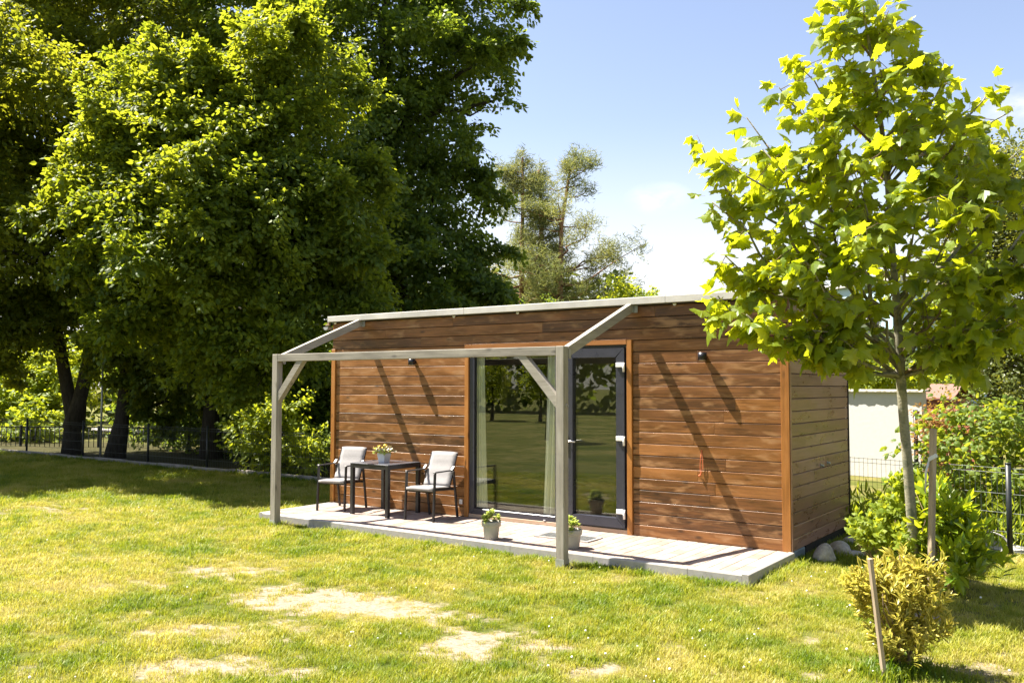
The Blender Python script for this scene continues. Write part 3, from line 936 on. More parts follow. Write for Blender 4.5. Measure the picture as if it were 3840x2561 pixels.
for z in (1.88, 1.045, 0.222):
    h = MB()
    h.box(dx1 - 0.10, dx1 + 0.008, -0.046, -0.0265, z + 0.0, z + 0.052, 0.006)
    h.tube([(dx1 + 0.0, -0.04, z + 0.052), (dx1 + 0.0, -0.04, z - 0.052)], 0.0135, 10)
    h.tube([(dx1 + 0.0, -0.04, z - 0.006), (dx1 + 0.0, -0.04, z - 0.004)], 0.015, 10)
    h.build('hinge', 'white_plastic', door)
h = MB()
h.box(dx0 + 0.022, dx0 + 0.052, -0.036, -0.0265, 0.87, 1.09, 0.004)
h.tube([(dx0 + 0.037, -0.036, 1.018), (dx0 + 0.037, -0.075, 1.018)], 0.009, 8)
h.tube([(dx0 + 0.030, -0.075, 1.018), (dx0 + 0.10, -0.078, 1.019), (dx0 + 0.17, -0.072, 1.016)], [0.010, 0.0095, 0.009], 8)
h.build('handle', 'steel', door)

# things inside, seen through the glass
def curtain(name, label, x0, x1, x0b, x1b, z0, z1, y, folds, tie=None):
    n = folds * 8; rowsn = 16
    vs, fs = [], []
    for j in range(rowsn + 1):
        t = j / rowsn; z = z1 + (z0 - z1) * t
        a = x0 + (x0b - x0) * t ** 1.6; b = x1 + (x1b - x1) * t ** 1.6
        for i in range(n + 1):
            s = i / n
            vs.append((a + (b - a) * s, y + 0.02 * math.sin(s * folds * 2 * math.pi + t) * (0.7 + 0.5 * t), z))
    for j in range(rowsn):
        for i in range(n):
            fs.append((j * (n + 1) + i, j * (n + 1) + i + 1, (j + 1) * (n + 1) + i + 1, (j + 1) * (n + 1) + i))
    mb = MB(); mb.add(vs, fs, True)
    return tag(mb.build(name, 'curtain'), label, 'curtain', 'curtains behind the glass')
curtain('curtain', 'sheer pale green curtain at the window side nearest the table', -4.115, -3.945, -4.115, -3.90, 0.07, 2.2, 0.088, 5)
curtain('curtain', 'sheer pale curtain hanging between the big window and the glass door', -2.98, -2.72, -3.06, -2.74, 0.07, 2.2, 0.088, 4)
def picture(label, x0, x1, z0, z1, art):
    y = CD - 0.112
    t = thing('picture', label, 'picture', ((x0 + x1) / 2, y, z0), 0, 'pictures on the inner wall')
    w, hh = (x1 - x0) / 2, z1 - z0
    MB().box(-w, w, -0.02, -0.001, 0, hh, 0.003).build('frame', 'lamp', t)
    MB().box(-w + 0.02, w - 0.02, -0.0215, -0.0203, 0.02, hh - 0.02).build('print', 'poster', t)
    for (kind, u, v, s) in art:
        inkm = MB()
        if kind == 'arc':
            vs = [(u, -0.0225, v)] + [(u + s * math.cos(a), -0.0225, v + s * math.sin(a)) for a in np.linspace(0, math.pi, 14)]
            inkm.add(vs, [(0, i, i + 1) for i in range(1, 14)])
        elif kind == 'fig':
            inkm.box(u - s * 0.12, u + s * 0.12, -0.0228, -0.0218, v + s * 0.35, v + s * 0.85)
            inkm.hexa([(u - s * .28, -.0226, v), (u - s * .16, -.0226, v), (u + s * .02, -.0226, v + s * .4), (u - s * .1, -.0226, v + s * .4), (u - s * .28, -.0219, v), (u - s * .16, -.0219, v), (u + s * .02, -.0219, v + s * .4), (u - s * .1, -.0219, v + s * .4)])
            inkm.hexa([(u + s * .16, -.0226, v), (u + s * .28, -.0226, v), (u + s * .1, -.0226, v + s * .4), (u - s * .02, -.0226, v + s * .4), (u + s * .16, -.0219, v), (u + s * .28, -.0219, v), (u + s * .1, -.0219, v + s * .4), (u - s * .02, -.0219, v + s * .4)])
            inkm.lathe([(0.0, 0.0), (s * .1, s * .02), (s * .1, s * .16), (0, s * .2)], (u, -0.022, v + s * 0.86), 8)
        else:
            inkm.box(u - s, u + s, -0.0228, -0.0218, v - s * 0.5, v + s * 0.5)
        inkm.build('ink', 'posterink', t)
picture('dark picture on the inner wall with a pale arc over small figures', -5.62, -5.15, 1.36, 2.0, [('arc', 0.0, 0.36, 0.16), ('fig', 0.05, 0.08, 0.16), ('fig', 0.14, 0.08, 0.16), ('fig', -0.06, 0.08, 0.16)])
picture('wider dark picture on the inner wall with scattered grey blocks', -4.81, -4.32, 1.37, 2.0, [('b', -0.12, 0.42, 0.05), ('b', 0.05, 0.45, 0.06), ('b', 0.13, 0.33, 0.04), ('b', -0.05, 0.25, 0.05), ('b', 0.1, 0.18, 0.05)])

# wall lamps, cord
def wall_lamp(x, label):
    t = thing('wall_lamp', label, 'lamp', (x, 0, 1.945), 0, 'wall lamps on the cabin front')
    m = MB(); m.tube([(0, -0.068, 0), (0, -0.068, 0.082)], 0.047, 20); m.build('lamp_body', 'lamp', t)
    m = MB(); m.box(-0.022, 0.022, -0.024, 0.0, 0.018, 0.064, 0.003); m.build('bracket', 'lamp', t)
    m = MB(); m.tube([(0, -0.068, -0.003), (0, -0.068, -0.0005)], 0.036, 16); m.build('lens', 'white_plastic', t)
wall_lamp(-5.052, 'black cylinder wall lamp above the table and chairs')
wall_lamp(-0.912, 'black cylinder wall lamp on the planks right of the door')
cord = MB()
cord.tube([(-0.955, -0.004, 0.975), (-0.966, -0.012, 0.90), (-0.972, -0.014, 0.80), (-0.965, -0.014, 0.725), (-0.957, -0.014, 0.735), (-0.940, -0.014, 0.80), (-0.944, -0.012, 0.90), (-0.953, -0.004, 0.975)], 0.003, 6)
cord.tube([(-0.966, -0.014, 0.722), (-0.985, -0.014, 0.705)], [0.006, 0.012], 6)
cord.tube([(-0.955, 0.0, 0.978), (-0.955, -0.02, 0.982)], 0.004, 6)
tag(cord.build('hanging_cord', 'orange'), 'thin orange cord loop hanging on the planks right of the door', 'cord')

# ------------------------------------------------------------------ pergola
perg = thing('pergola', 'weathered grey timber pergola frame standing before the cabin front', 'pergola', (-3.89, -1.49, GZ))
pz = -GZ
def ploc(x, y, z): return (x + 3.89, y + 1.49, z - GZ)
PXL, PXR, PYF, PZT = -6.017, -1.748, -1.535, 2.062
S_ = 0.092
for xr in (PXL, PXR):
    a = ploc(xr - S_, PYF, 0); 
    MB().box(a[0], a[0] + S_, a[1], a[1] + S_, 0.03 if xr == PXR else -0.02, PZT - GZ, 0.004).build('post', 'grey_z', perg)
    br = MB()
    br.box(a[0] - 0.003, a[0] + S_ + 0.003, a[1] - 0.004, a[1] - 0.0005, -0.1, 0.085)
    br.build('post_bracket', 'galv', perg); br = MB()
    br.box(a[0] - 0.003, a[0] + S_ + 0.003, a[1] + S_ + 0.0005, a[1] + S_ + 0.004, -0.1, 0.085)
    br.build('post_bracket', 'galv', perg)
a = ploc(PXL + 0.001, PYF + 0.002, PZT - 0.092); b = ploc(PXR - S_ - 0.001, PYF + 0.09, PZT - 0.001)
MB().box(a[0], b[0], a[1], b[1], a[2], b[2], 0.004).build('beam', 'grey_x', perg)
for xr in (PXL, PXR):
    p0 = Vector(ploc(xr - 0.030, PYF + 0.115, PZT - 0.045)); p1 = Vector(ploc(xr - 0.030, -0.045, 2.555))
    d = (p1 - p0)
    mb = MB()
    hw, hz = 0.031, 0.052
    y0, y1, z0, z1 = p0.y - 0.02, p1.y, p0.z, p1.z
    sl = (z1 - z0) / (p1.y - p0.y)
    zz0 = z0 - 0.02 * sl
    mb.hexa([(p0.x - hw, y0, zz0 - hz), (p0.x + hw, y0, zz0 - hz), (p0.x + hw, y1, z1 - hz), (p0.x - hw, y1, z1 - hz),
             (p0.x - hw, y0, zz0 + hz), (p0.x + hw, y0, zz0 + hz), (p0.x + hw, y1, z1 + hz), (p0.x - hw, y1, z1 + hz)])
    mb.build('rafter', 'grey_y', perg, True)
    hg = MB()
    hg.box(p0.x + hw + 0.001, p0.x + hw + 0.004, p1.y - 0.03, p1.y + 0.02, z1 - 0.06, z1 + 0.04)
    hg.box(p0.x + hw + 0.001, p0.x + hw + 0.045, p1.y + 0.0205, p1.y + 0.0225, z1 - 0.06, z1 + 0.04)
    hg.build('joist_hanger', 'galv', perg); hg = MB()
    hg.box(p0.x + hw + 0.001, p0.x + hw + 0.004, y0 + 0.001, y0 + 0.04, zz0 - 0.07, zz0 + 0.03)
    hg.build('joist_hanger', 'galv', perg)
yb = PYF + S_ / 2
for (p, q) in (((PXL - 0.02, yb, 1.515), (-5.60, yb, 1.985)), ((PXR - S_ + 0.02, yb, 1.515), (-2.27, yb, 1.985))):
    p = Vector(ploc(*p)); q = Vector(ploc(*q))
    lo = Vector((0, 0, -0.052)); 
    sgn = 1 if q.x > p.x else -1
    # mitred brace: cut plumb at the post and level under the beam
    xa = p.x + (0.021 * sgn); w = 0.037
    t = 0.125
    zt = PZT - 0.093 - GZ
    verts = []
    prof = [(xa, p.z + t * 0.45), (xa, p.z - t * 0.55), (q.x + sgn * 0.045, zt), (q.x - sgn * 0.065, zt)]
    MB().prism([(u, v) for u, v in prof], 1, p.y - w, p.y + w).build('brace', 'grey_x', perg, True)
ring = MB()
rc = Vector(ploc(-1.7475, -1.475, 1.47))
ring.tube([rc + Vector((0.004, 0.017 * math.cos(a), 0.017 * math.sin(a))) for a in np.linspace(0, 2 * math.pi, 13)], 0.003, 6)
ring.build('ring_hook', 'steel', perg)

# ------------------------------------------------------------------ table, chairs
tx, ty, tz = -5.205, -0.39, 0.0
tbl = thing('table', 'square charcoal metal garden table between the two chairs', 'table', (tx, ty, tz))
hx, hy, th = 0.335, 0.315, 0.665
for sx in (-1, 1):
    for sy in (-1, 1):
        cx_, cy_ = sx * (hx - 0.025), sy * (hy - 0.025)
        MB().box(cx_ - 0.0245, cx_ + 0.0245, cy_ - 0.0245, cy_ + 0.0245, 0, th - 0.012, 0.003).build('leg', 'furn', tbl)
ap = MB()
for sy in (-1, 1):
    ap.box(-hx + 0.0505, hx - 0.0505, sy * (hy - 0.022) - 0.018, sy * (hy - 0.022) + 0.018, th - 0.062, th - 0.0125, 0.002)
for sx in (-1, 1):
    ap.box(sx * (hx - 0.022) - 0.018, sx * (hx - 0.022) + 0.018, -hy + 0.0505, hy - 0.0505, th - 0.062, th - 0.0125, 0.002)
ap.build('apron', 'furn', tbl)
MB().box(-hx, hx, -hy, hy, th - 0.012, th, 0.003).build('tabletop', 'tabletop', tbl)

def make_chair(label, loc, rz):
    t = thing('garden_chair', label, 'chair', loc, rz, 'garden chairs at the table')
    w = 0.215
    for s in (-1, 1):
        m = MB(); m.beam((s * w, -0.265, 0), (s * w, -0.235, 0.592), 0.022, 0.034, 0.003, up=(0, 1, 0)); m.build('leg', 'furn', t)
        m = MB(); m.beam((s * w, 0.265, 0), (s * (w - 0.0), 0.170, 0.585), 0.022, 0.034, 0.003, up=(0, 1, 0)); m.build('leg', 'furn', t)
        m = MB()
        m.beam((s * w, -0.252, 0.600), (s * w, 0.13, 0.600), 0.034, 0.015, 0.003)
        m.beam((s * w, 0.128, 0.600), (s * w, 0.178, 0.645), 0.034, 0.015, 0.003)
        m.build('armrest', 'furn', t)
    fr = MB()
    for s in (-1, 1):
        fr.beam((s * (w - 0.022), -0.25, 0.385), (s * (w - 0.022), 0.19, 0.365), 0.018, 0.03, 0.002)
        fr.beam((s * (w - 0.022), 0.10, 0.37), (s * (w - 0.022), 0.285, 0.80), 0.018, 0.026, 0.002, up=(0, 1, 0))
    fr.beam((-w + 0.012, -0.243, 0.372), (w - 0.012, -0.243, 0.372), 0.02, 0.032, 0.002)
    fr.beam((-w + 0.012, 0.20, 0.355), (w - 0.012, 0.20, 0.355), 0.02, 0.025, 0.002)
    fr.build('frame', 'furn', t)
    def sheet(name, pts, hw, thick, seams=()):
        """padded cloth: profile pts (y, z) swept over the chair width"""
        vs, fs = [], []
        n = len(pts); nxx = 7
        for side in (0, 1):
            for i, (y, z) in enumerate(pts):
                a = pts[max(i - 1, 0)]; b = pts[min(i + 1, n - 1)]
                d = Vector((b[0] - a[0], b[1] - a[1])).normalized()
                nn = Vector((-d.y, d.x))
                for k in range(nxx):
                    u = -1 + 2 * k / (nxx - 1)
                    pad = thick * (0.45 + 0.55 * (1 - abs(u) ** 4))
                    if i in seams: pad *= 0.45
                    off = pad if side == 0 else -thick * 0.3
                    vs.append((u * hw, y + nn.x * off, z + nn.y * off))
        st = n * nxx
        for i in range(n - 1):
            for k in range(nxx - 1):
                a = i * nxx + k
                fs.append((a, a + 1, a + nxx + 1, a + nxx))
                fs.append((st + a, st + a + nxx, st + a + nxx + 1, st + a + 1))
            for k in (0, nxx - 1):
                a = i * nxx + k
                fs.append((a, a + nxx, st + a + nxx, st + a) if k == 0 else (a + nxx, a, st + a, st + a + nxx))
        for i in (0, n - 1):
            for k in range(nxx - 1):
                a = i * nxx + k
                fs.append((a + 1, a, st + a, st + a + 1) if i == 0 else (a, a + 1, st + a + 1, st + a))
        m = MB(); m.add(vs, fs, True)
        return m.build(name, 'sling', t, True)
    sheet('seat', [(-0.262, 0.372), (-0.262, 0.398), (-0.24, 0.408), (-0.1, 0.402), (0.05, 0.392), (0.14, 0.39)], 0.2, 0.012)
    bk = [(0.105, 0.40)]
    for z in np.linspace(0.43, 0.80, 11):
        bk.append((0.105 + (z - 0.40) * 0.44, z))
    bk += [(0.288, 0.806), (0.300, 0.79)]
    sheet('backrest', bk, 0.2, 0.016, seams=(3, 7))
    return t
make_chair('grey sling chair with dark frame, left of the table by the cabin corner', (-5.965, -0.43, 0), math.radians(12))
make_chair('grey sling chair with dark frame, between the table and the big window', (-4.43, -0.37, 0), math.radians(5))

# flower pot on the table
fp = thing('flower_pot', 'small square white pot of mixed blooms on the table', 'plant pot', (tx - 0.03, ty + 0.0, th))
m = MB()
b_, t_ = 0.05, 0.066
m.hexa([(-b_, -b_, 0), (b_, -b_, 0), (b_, b_, 0), (-b_, b_, 0), (-t_, -t_, 0.118), (t_, -t_, 0.118), (t_, t_, 0.118), (-t_, t_, 0.118)])
m.build('pot', 'potwhite', fp)
def blooms(name, mat, n, r, z0, z1, s):
    P = np.stack([G.uniform(-r, r, n) * 1.25, G.uniform(-r, r, n) * 1.25, G.uniform(z0, z1, n)], 1)
    return leaves(name, P, rand_unit(n) + np.array((0, 0, 0.4)), rand_unit(n) + np.array((0, 0, 0.8)), s * (0.7 + 0.6 * G.random(n)), LEAF_BROAD, mat, fp)
blooms('leaves', 'sedum', 60, 0.085, 0.11, 0.16, 0.045)
blooms('blossom', 'tablebloom_p', 80, 0.085, 0.13, 0.19, 0.045)
blooms('blossom', 'tablebloom_y', 34, 0.06, 0.15, 0.215, 0.042)
blooms('blossom', 'tablebloom_r', 14, 0.08, 0.14, 0.205, 0.036)

# planters on the terrace
def planter(label, loc, seed):
    t = thing('planter', label, 'planter', loc, 0, 'grey planters on the terrace')
    m = MB()
    m.lathe([(0, 0), (0.072, 0), (0.076, 0.005), (0.089, 0.125), (0.091, 0.132), (0.104, 0.138), (0.108, 0.186), (0.105, 0.192), (0.098, 0.192), (0.095, 0.17), (0, 0.165)], (0, 0, 0), 28)
    m.build('pot', 'pot', t)
    m = MB(); m.lathe([(0.095, 0.172), (0.06, 0.178), (0, 0.18)], (0, 0, 0), 16); m.build('soil', 'soil', t)
    n = 70
    P, D, N, S = [], [], [], []
    for k in range(34):
        a = G.uniform(0, 2 * math.pi); rr = 0.085 * math.sqrt(G.random())
        top = np.array((rr * 1.15 * math.cos(a), rr * 1.15 * math.sin(a), 0.205 + 0.10 * (1 - (rr / 0.085) ** 2) + G.uniform(-0.015, 0.02)))
        for j in range(11):
            an = j * 2.4 + a; el = 0.15 + 0.1 * j
            d = np.array((math.cos(an), math.sin(an), el))
            P.append(top - np.array((0, 0, 0.03 - 0.003 * j))); D.append(d); N.append(np.array((-0.3 * math.cos(an), -0.3 * math.sin(an), 1.0))); S.append(G.uniform(0.026, 0.038))
    tm = (LEAF_OVAL[0] * np.array((1, 1.9, 1.5)), LEAF_OVAL[1])
    leaves('foliage', np.array(P), np.array(D), np.array(N), np.array(S), tm, 'sedum', t)['kind'] = 'stuff'
planter('grey planter with bright succulent, standing alone before the big window', (-2.93, -1.13, 0), 1)
planter('grey planter with bright succulent, half hidden by the pergola post near the door', (-1.93, -1.08, 0), 2)

# grate mat
mat_t = thing('grate_mat', 'dark metal grate doormat in a pale frame before the glass door', 'doormat', (-2.29, -0.57, 0))
m = MB()
m.box(-0.345, 0.345, -0.165, -0.140, 0.001, 0.012); m.box(-0.345, 0.345, 0.140, 0.165, 0.001, 0.012)
m.box(-0.345, -0.32, -0.140, 0.140, 0.001, 0.012); m.box(0.32, 0.345, -0.140, 0.140, 0.001, 0.012)
m.build('frame', 'edging', mat_t)
MB().box(-0.32, 0.32, -0.14, 0.14, 0.001, 0.003).build('well', 'lamp', mat_t)
for k in range(22):
    x = -0.32 + 0.64 * (k + 0.5) / 22
    MB().box(x - 0.004, x + 0.004, -0.14, 0.14, 0.0032, 0.011).build('bar', 'galv', mat_t)

# ------------------------------------------------------------------ stones by the cabin end
def stone(label, loc, s, seed):
    bm = bmesh.new()
    bmesh.ops.create_icosphere(bm, subdivisions=3, radius=1)
    rr = random.Random(seed)
    ph = [(Vector((rr.gauss(0, 1), rr.gauss(0, 1), rr.gauss(0, 1))), rr.uniform(0, 6), rr.uniform(0.02, 0.065)) for _ in range(9)]
    for v in bm.verts:
        d = v.co.normalized(); k = 1.0
        for a, p, am in ph:
            k += am * math.sin(a.dot(d) * 1.7 + p)
        v.co = Vector((d.x * s[0], d.y * s[1], d.z * s[2])) * k
        v.co.z = max(v.co.z, -s[2] * 0.55)
    me = bpy.data.meshes.new('boulder'); bm.to_mesh(me); bm.free()
    me.polygons.foreach_set('use_smooth', [True] * len(me.polygons))
    me.materials.append(M['stone'])
    o = link('boulder', me)
    o.location = loc; o.rotation_euler = (0, 0, rr.uniform(0, 6))
    return tag(o, label, 'boulder', 'boulders by the cabin end')
stone('largest rounded boulder, in front by the blue grey foundation block', (0.22, 0.33, -0.075), (0.15, 0.12, 0.12), 3)
stone('pale whitish boulder behind the largest rounded one', (0.25, 0.84, -0.10), (0.15, 0.12, 0.11), 5)
stone('flat low stone lying in the grass beside the pale boulder', (0.42, 0.80, -0.115), (0.14, 0.09, 0.055), 8)
stone('small grey stone farthest back along the cabin side', (0.22, 1.4, -0.10), (0.13, 0.11, 0.10), 13)

# ------------------------------------------------------------------ plane tree in the foreground
def half_outline():
    h = [(0.0, 0.0), (-0.10, 0.14), (-0.05, 0.30), (-0.03, 0.44), (0.09, 0.37), (0.18, 0.42), (0.23, 0.33), (0.30, 0.46), (0.40, 0.50), (0.53, 0.64), (0.54, 0.47), (0.60, 0.40), (0.57, 0.26), (0.70, 0.27), (0.74, 0.18), (0.87, 0.14)]
    return h
def plane_leaf(fold, curl, wave):
    h = half_outline()
    out = h + [(1.02, 0.0)] + [(x, -y) for x, y in h[:0:-1]]
    pts = out + [(0.28, 0.0), (0.6, 0.0)]
    def z(x, y):
        return -fold * abs(y) - curl * x * x + wave * math.sin(7 * y + 5 * x) * 0.5
    V = np.array([(x, y, z(x, y)) for x, y in pts])
    n = len(out); c0, c1 = n, n + 1
    T = []
    for i in range(n):
        j = (i + 1) % n
        cc = c1 if (out[i][0] + out[j][0]) / 2 > 0.56 else c0
        T.append((cc, i, j))
    # join the two fans at the lobe notches
    for i in range(n):
        j = (i + 1) % n
        k = (i + 2) % n
        ci = c1 if (out[i][0] + out[j][0]) / 2 > 0.56 else c0
        cj = c1 if (out[j][0] + out[k][0]) / 2 > 0.56 else c0
        if ci != cj: T.append((c0, c1, j))
    return V, np.array(T)
PLV = [plane_leaf(0.30, 0.20, 0.06), plane_leaf(0.75, 0.35, 0.07), plane_leaf(0.15, -0.15, 0.10), plane_leaf(0.5, 0.65, 0.06)]

PT = [(1.23, -0.41, -0.18), (1.22, -0.45, 0.37), (1.2, -0.5, 0.96), (1.18, -0.54, 1.41), (1.17, -0.58, 1.81), (1.16, -0.62, 2.37), (1.14, -0.63, 2.73), (1.12, -0.69, 3.44), (1.09, -0.74, 3.94), (1.04, -0.81, 4.51), (0.99, -0.88, 4.96), (0.97, -0.91, 5.24)]
PB = [(0.03, -1.95, 2.42), (0.29, -1.99, 2.25), (0.49, -1.73, 2.1), (0.01, -1.73, 2.79), (-0.18, -1.54, 3.31), (-0.25, -1.49, 3.71), (0.22, -2.0, 3.45), (0.09, -1.39, 4.07), (0.37, -1.34, 4.3), (0.37, -1.78, 3.65), (0.46, -1.04, 4.56), (0.73, -1.55, 3.96), (0.74, -1.1, 4.77), (0.72, -0.89, 5.12), (1.2, -0.91, 4.94), (1.18, -0.55, 4.88), (1.43, -0.48, 4.6), (1.55, -0.14, 4.48), (1.89, -0.14, 4.34), (1.98, 0.42, 4.25), (1.77, -0.56, 3.89), (2.13, -0.42, 3.68), (1.67, -0.99, 3.63), (1.4, -1.07, 3.97), (1.04, -1.54, 3.42), (0.7, -1.88, 3.14), (1.07, -1.73, 2.83), (1.46, -1.47, 3.12), (1.83, -1.09, 3.15), (2.13, 0.21, 3.43), (2.17, -0.46, 2.78), (1.81, -1.07, 2.67), (0.78, -1.8, 2.59), (0.7, -1.57, 2.13), (2.01, -0.54, 2.27), (1.75, -0.96, 2.14), (2.12, 0.03, 2.21), (0.47, -1.1, 3.78), (0.93, -0.07, 4.05), (1.51, 0.53, 3.09), (0.9, -0.02, 2.95), (0.30, -1.35, 3.05), (1.32, 0.19, 2.48), (1.82, 0.76, 2.84), (0.72, -0.75, 3.42), (0.32, -1.66, 2.65), (1.43, 0.03, 4.25), (1.17, -1.14, 4.36), (0.79, -0.68, 4.4), (2.5, -0.2, 3.35), (2.45, -0.45, 2.65), (2.4, 0.05, 3.85), (2.3, -0.6, 2.38)]

def plane_tree():
    base = Vector(PT[0])
    t = thing('plane_tree', 'young plane tree with big lobed bright leaves, smooth trunk before the cabin end', 'tree', base)
    loc = lambda p: Vector(p) - base
    rad = [0.050, 0.045, 0.042, 0.041, 0.042, 0.033, 0.030, 0.025, 0.021, 0.016, 0.010, 0.005]
    MB().tube([loc(p) for p in PT], rad, 14).build('trunk', 'barkplane', t)
    trunk = [Vector(p) for p in PT]
    # dense polyline of the trunk for branch starts
    dense = []
    for a, b in zip(trunk[:-1], trunk[1:]):
        for k in range(6): dense.append(a.lerp(b, k / 6))
    P, D, N, S = [], [], [], []
    tw = MB()
    for tip in PB:
        tip = Vector(tip)
        hd = (Vector((tip.x, tip.y, 0)) - Vector((1.15, -0.62, 0))).length
        zs = min(max(tip.z - 0.95 * hd - 0.05, 1.74), 4.7)
        s = min(dense, key=lambda p: abs(p.z - zs))
        L = (tip - s).length
        pts = curve3(s, tip, sag=R.uniform(-0.02, 0.06), wob=0.05, n=8)
        r0 = 0.006 + 0.007 * L
        mb = MB(); mb.tube([loc(p) for p in pts], [r0 * (1 - 0.75 * i / 7) + 0.001 for i in range(8)], 7)
        mb.build('branch', 'barkplane' if r0 > 0.014 else 'barktwig', t)
        # twigs and leaves on the outer part
        ax = (tip - s).normalized()
        nt = 7 + int(L * 3)
        tws = [(pts[5].lerp(pts[7], 0.3), tip + ax * 0.10)]
        for _ in range(nt):
            q = R.uniform(0.35, 1.0)
            i = min(int(q * 7), 6); p = pts[i].lerp(pts[i + 1], q * 7 - i)
            d = (ax * 0.7 + Vector((R.gauss(0, 1), R.gauss(0, 1), R.gauss(0, 0.7)))).normalized()
            e = p + d * R.uniform(0.14, 0.32)
            tw.tube([loc(p), loc(p.lerp(e, 0.5) + Vector((0, 0, 0.015))), loc(e)], [0.004, 0.003, 0.002], 5)
            tws.append((p, e))
        for (p, e) in tws:
            nl = 5 if R.random() < 0.6 else 6
            for k in range(nl):
                q = p.lerp(e, (k + 0.8) / nl)
                d = ((e - p).normalized() * 0.6 + Vector((R.gauss(0, 1), R.gauss(0, 1), R.gauss(0, 0.6))) * 0.7 + Vector((-0.25, -0.25, -0.45))).normalized()
                nn = Vector((R.gauss(0, 0.75), R.gauss(0, 0.75), 0.9)) + Vector((-0.6, -0.4, 0.2)) * R.random()
                q2 = q + d * R.uniform(0.03, 0.06)
                tw.tube([loc(q), loc(q2)], 0.0012, 3, caps=False)
                young = R.random() < 0.18
                P.append(loc(q2)); D.append(d); N.append(nn); S.append(R.uniform(0.07, 0.10) if young else R.uniform(0.10, 0.168))
    o = tw.build('twigs', 'barktwig', t); o['kind'] = 'stuff'
    P, D, N, S = (np.array(a, dtype=float) for a in (P, D, N, S))
    var = G.integers(0, 4, len(P))
    dist = np.linalg.norm(P + np.array(base) - np.array(CAMPOS), axis=1) / S
    order = np.argsort(dist)
    # the three hundred that show largest are leaves one can pick apart
    single = order[:300]; rest = order[300:]
    mes = []
    for k in range(4):
        V, T = PLV[k]
        me = bpy.data.meshes.new('leaf'); me.from_pydata([tuple(v) for v in V], [], [tuple(f) for f in T]); me.materials.append(M['plane_single']); mes.append(me)
    X = unit(D); Y = unit(np.cross(N, X)); Z = np.cross(X, Y)
    for i in single:
        o = link('leaf', mes[var[i]], t)
        mt = Matrix((Vector(X[i]), Vector(Y[i]), Vector(Z[i]))).transposed() * S[i]
        mt = mt.to_4x4(); mt.translation = P[i]
        o.matrix_local = mt
    Vs, Ts = [], []; off = 0
    for k in range(4):
        ii = rest[var[rest] == k]
        V, T = leaf_geo(P[ii], D[ii], N[ii], S[ii], PLV[k])
        Vs.append(V); Ts.append(T + off); off += len(V)
    tri_mesh('foliage', np.concatenate(Vs), np.concatenate(Ts), 'plane', t, 'stuff')
    print('plane leaves', len(P))

def single_leaf_mat(name, c0, c1, t0, t1, trans, rough):
    t = NT(name)
    oi = t.n('ShaderNodeObjectInfo')
    c = t.ramp(oi.outputs['Random'], [(0.1, c0), (0.9, c1)]); ct = t.ramp(oi.outputs['Random'], [(0.1, t0), (0.9, t1)])
    d = t.bsdf(c, rough, spec=0.5)
    tl = t.n('ShaderNodeBsdfTranslucent'); t.l(ct, tl.inputs[0])
    mx = t.n('ShaderNodeMixShader'); mx.inputs[0].default_value = trans
    t.l(d, mx.inputs[1]); t.l(tl.outputs[0], mx.inputs[2])
    return t.done(mx.outputs[0])
M['plane_single'] = single_leaf_mat('plane leaf', (0.11, 0.18, 0.014), (0.21, 0.285, 0.026), (0.44, 0.51, 0.010), (0.72, 0.72, 0.018), 0.56, 0.42)
M['laurel_single'] = single_leaf_mat('laurel leaf', (0.10, 0.19, 0.016), (0.23, 0.31, 0.028), (0.40, 0.50, 0.014), (0.68, 0.68, 0.025), 0.48, 0.28)
plane_tree()

# stakes beside the plane tree
def stake(label, a, b, w, tie=None):
    base = Vector(a)
    t = thing('stake', label, 'stake', base, 0, 'wooden tree stakes')
    m = MB(); m.beam((0, 0, -0.1), Vector(b) - base, w, w * 0.8, 0.004, up=(0.6, 0.8, 0)); m.build('stake_pole', 'stake', t)
    if tie:
        mb = MB(); c = (Vector(b) - base) * tie
        for k in range(2):
            z = k * 0.006
            mb.frame_box(c + Vector((0, 0, z)), (w * 0.62, w * 0.05, 0.02), (0, w * 0.62, 0), (-0.004, 0, 0.014), 0.002)
        mb.tube([c + Vector((-w * .5, -w * .3, -0.02)), c + Vector((-0.05, -0.03, -0.12)), c + Vector((-0.06, -0.02, -0.30))], [0.009, 0.011, 0.006], 6)
        mb.build('tie_strap', 'tie', t)
    return t
stake('short leaning stake in front of the yellow variegated shrub', (1.57, -3.14, -0.12), (1.51, -3.23, 0.616), 0.031)
stake('tall square stake with a white strap right beside the plane trunk', (1.395, -0.70, -0.14), (1.453, -0.737, 1.309), 0.050, 0.83)
stake('thin stake half lost in the laurel, right of the tall strapped stake', (1.43, 0.1, -0.1), (1.50, 0.06, 0.50), 0.035)

# ------------------------------------------------------------------ shrubs at right
def nearer(l, f):
    return [tuple(c + (p - c) * f for p, c in zip(b[:3], CAMPOS)) + tuple(v * f for v in b[3:]) for b in l]

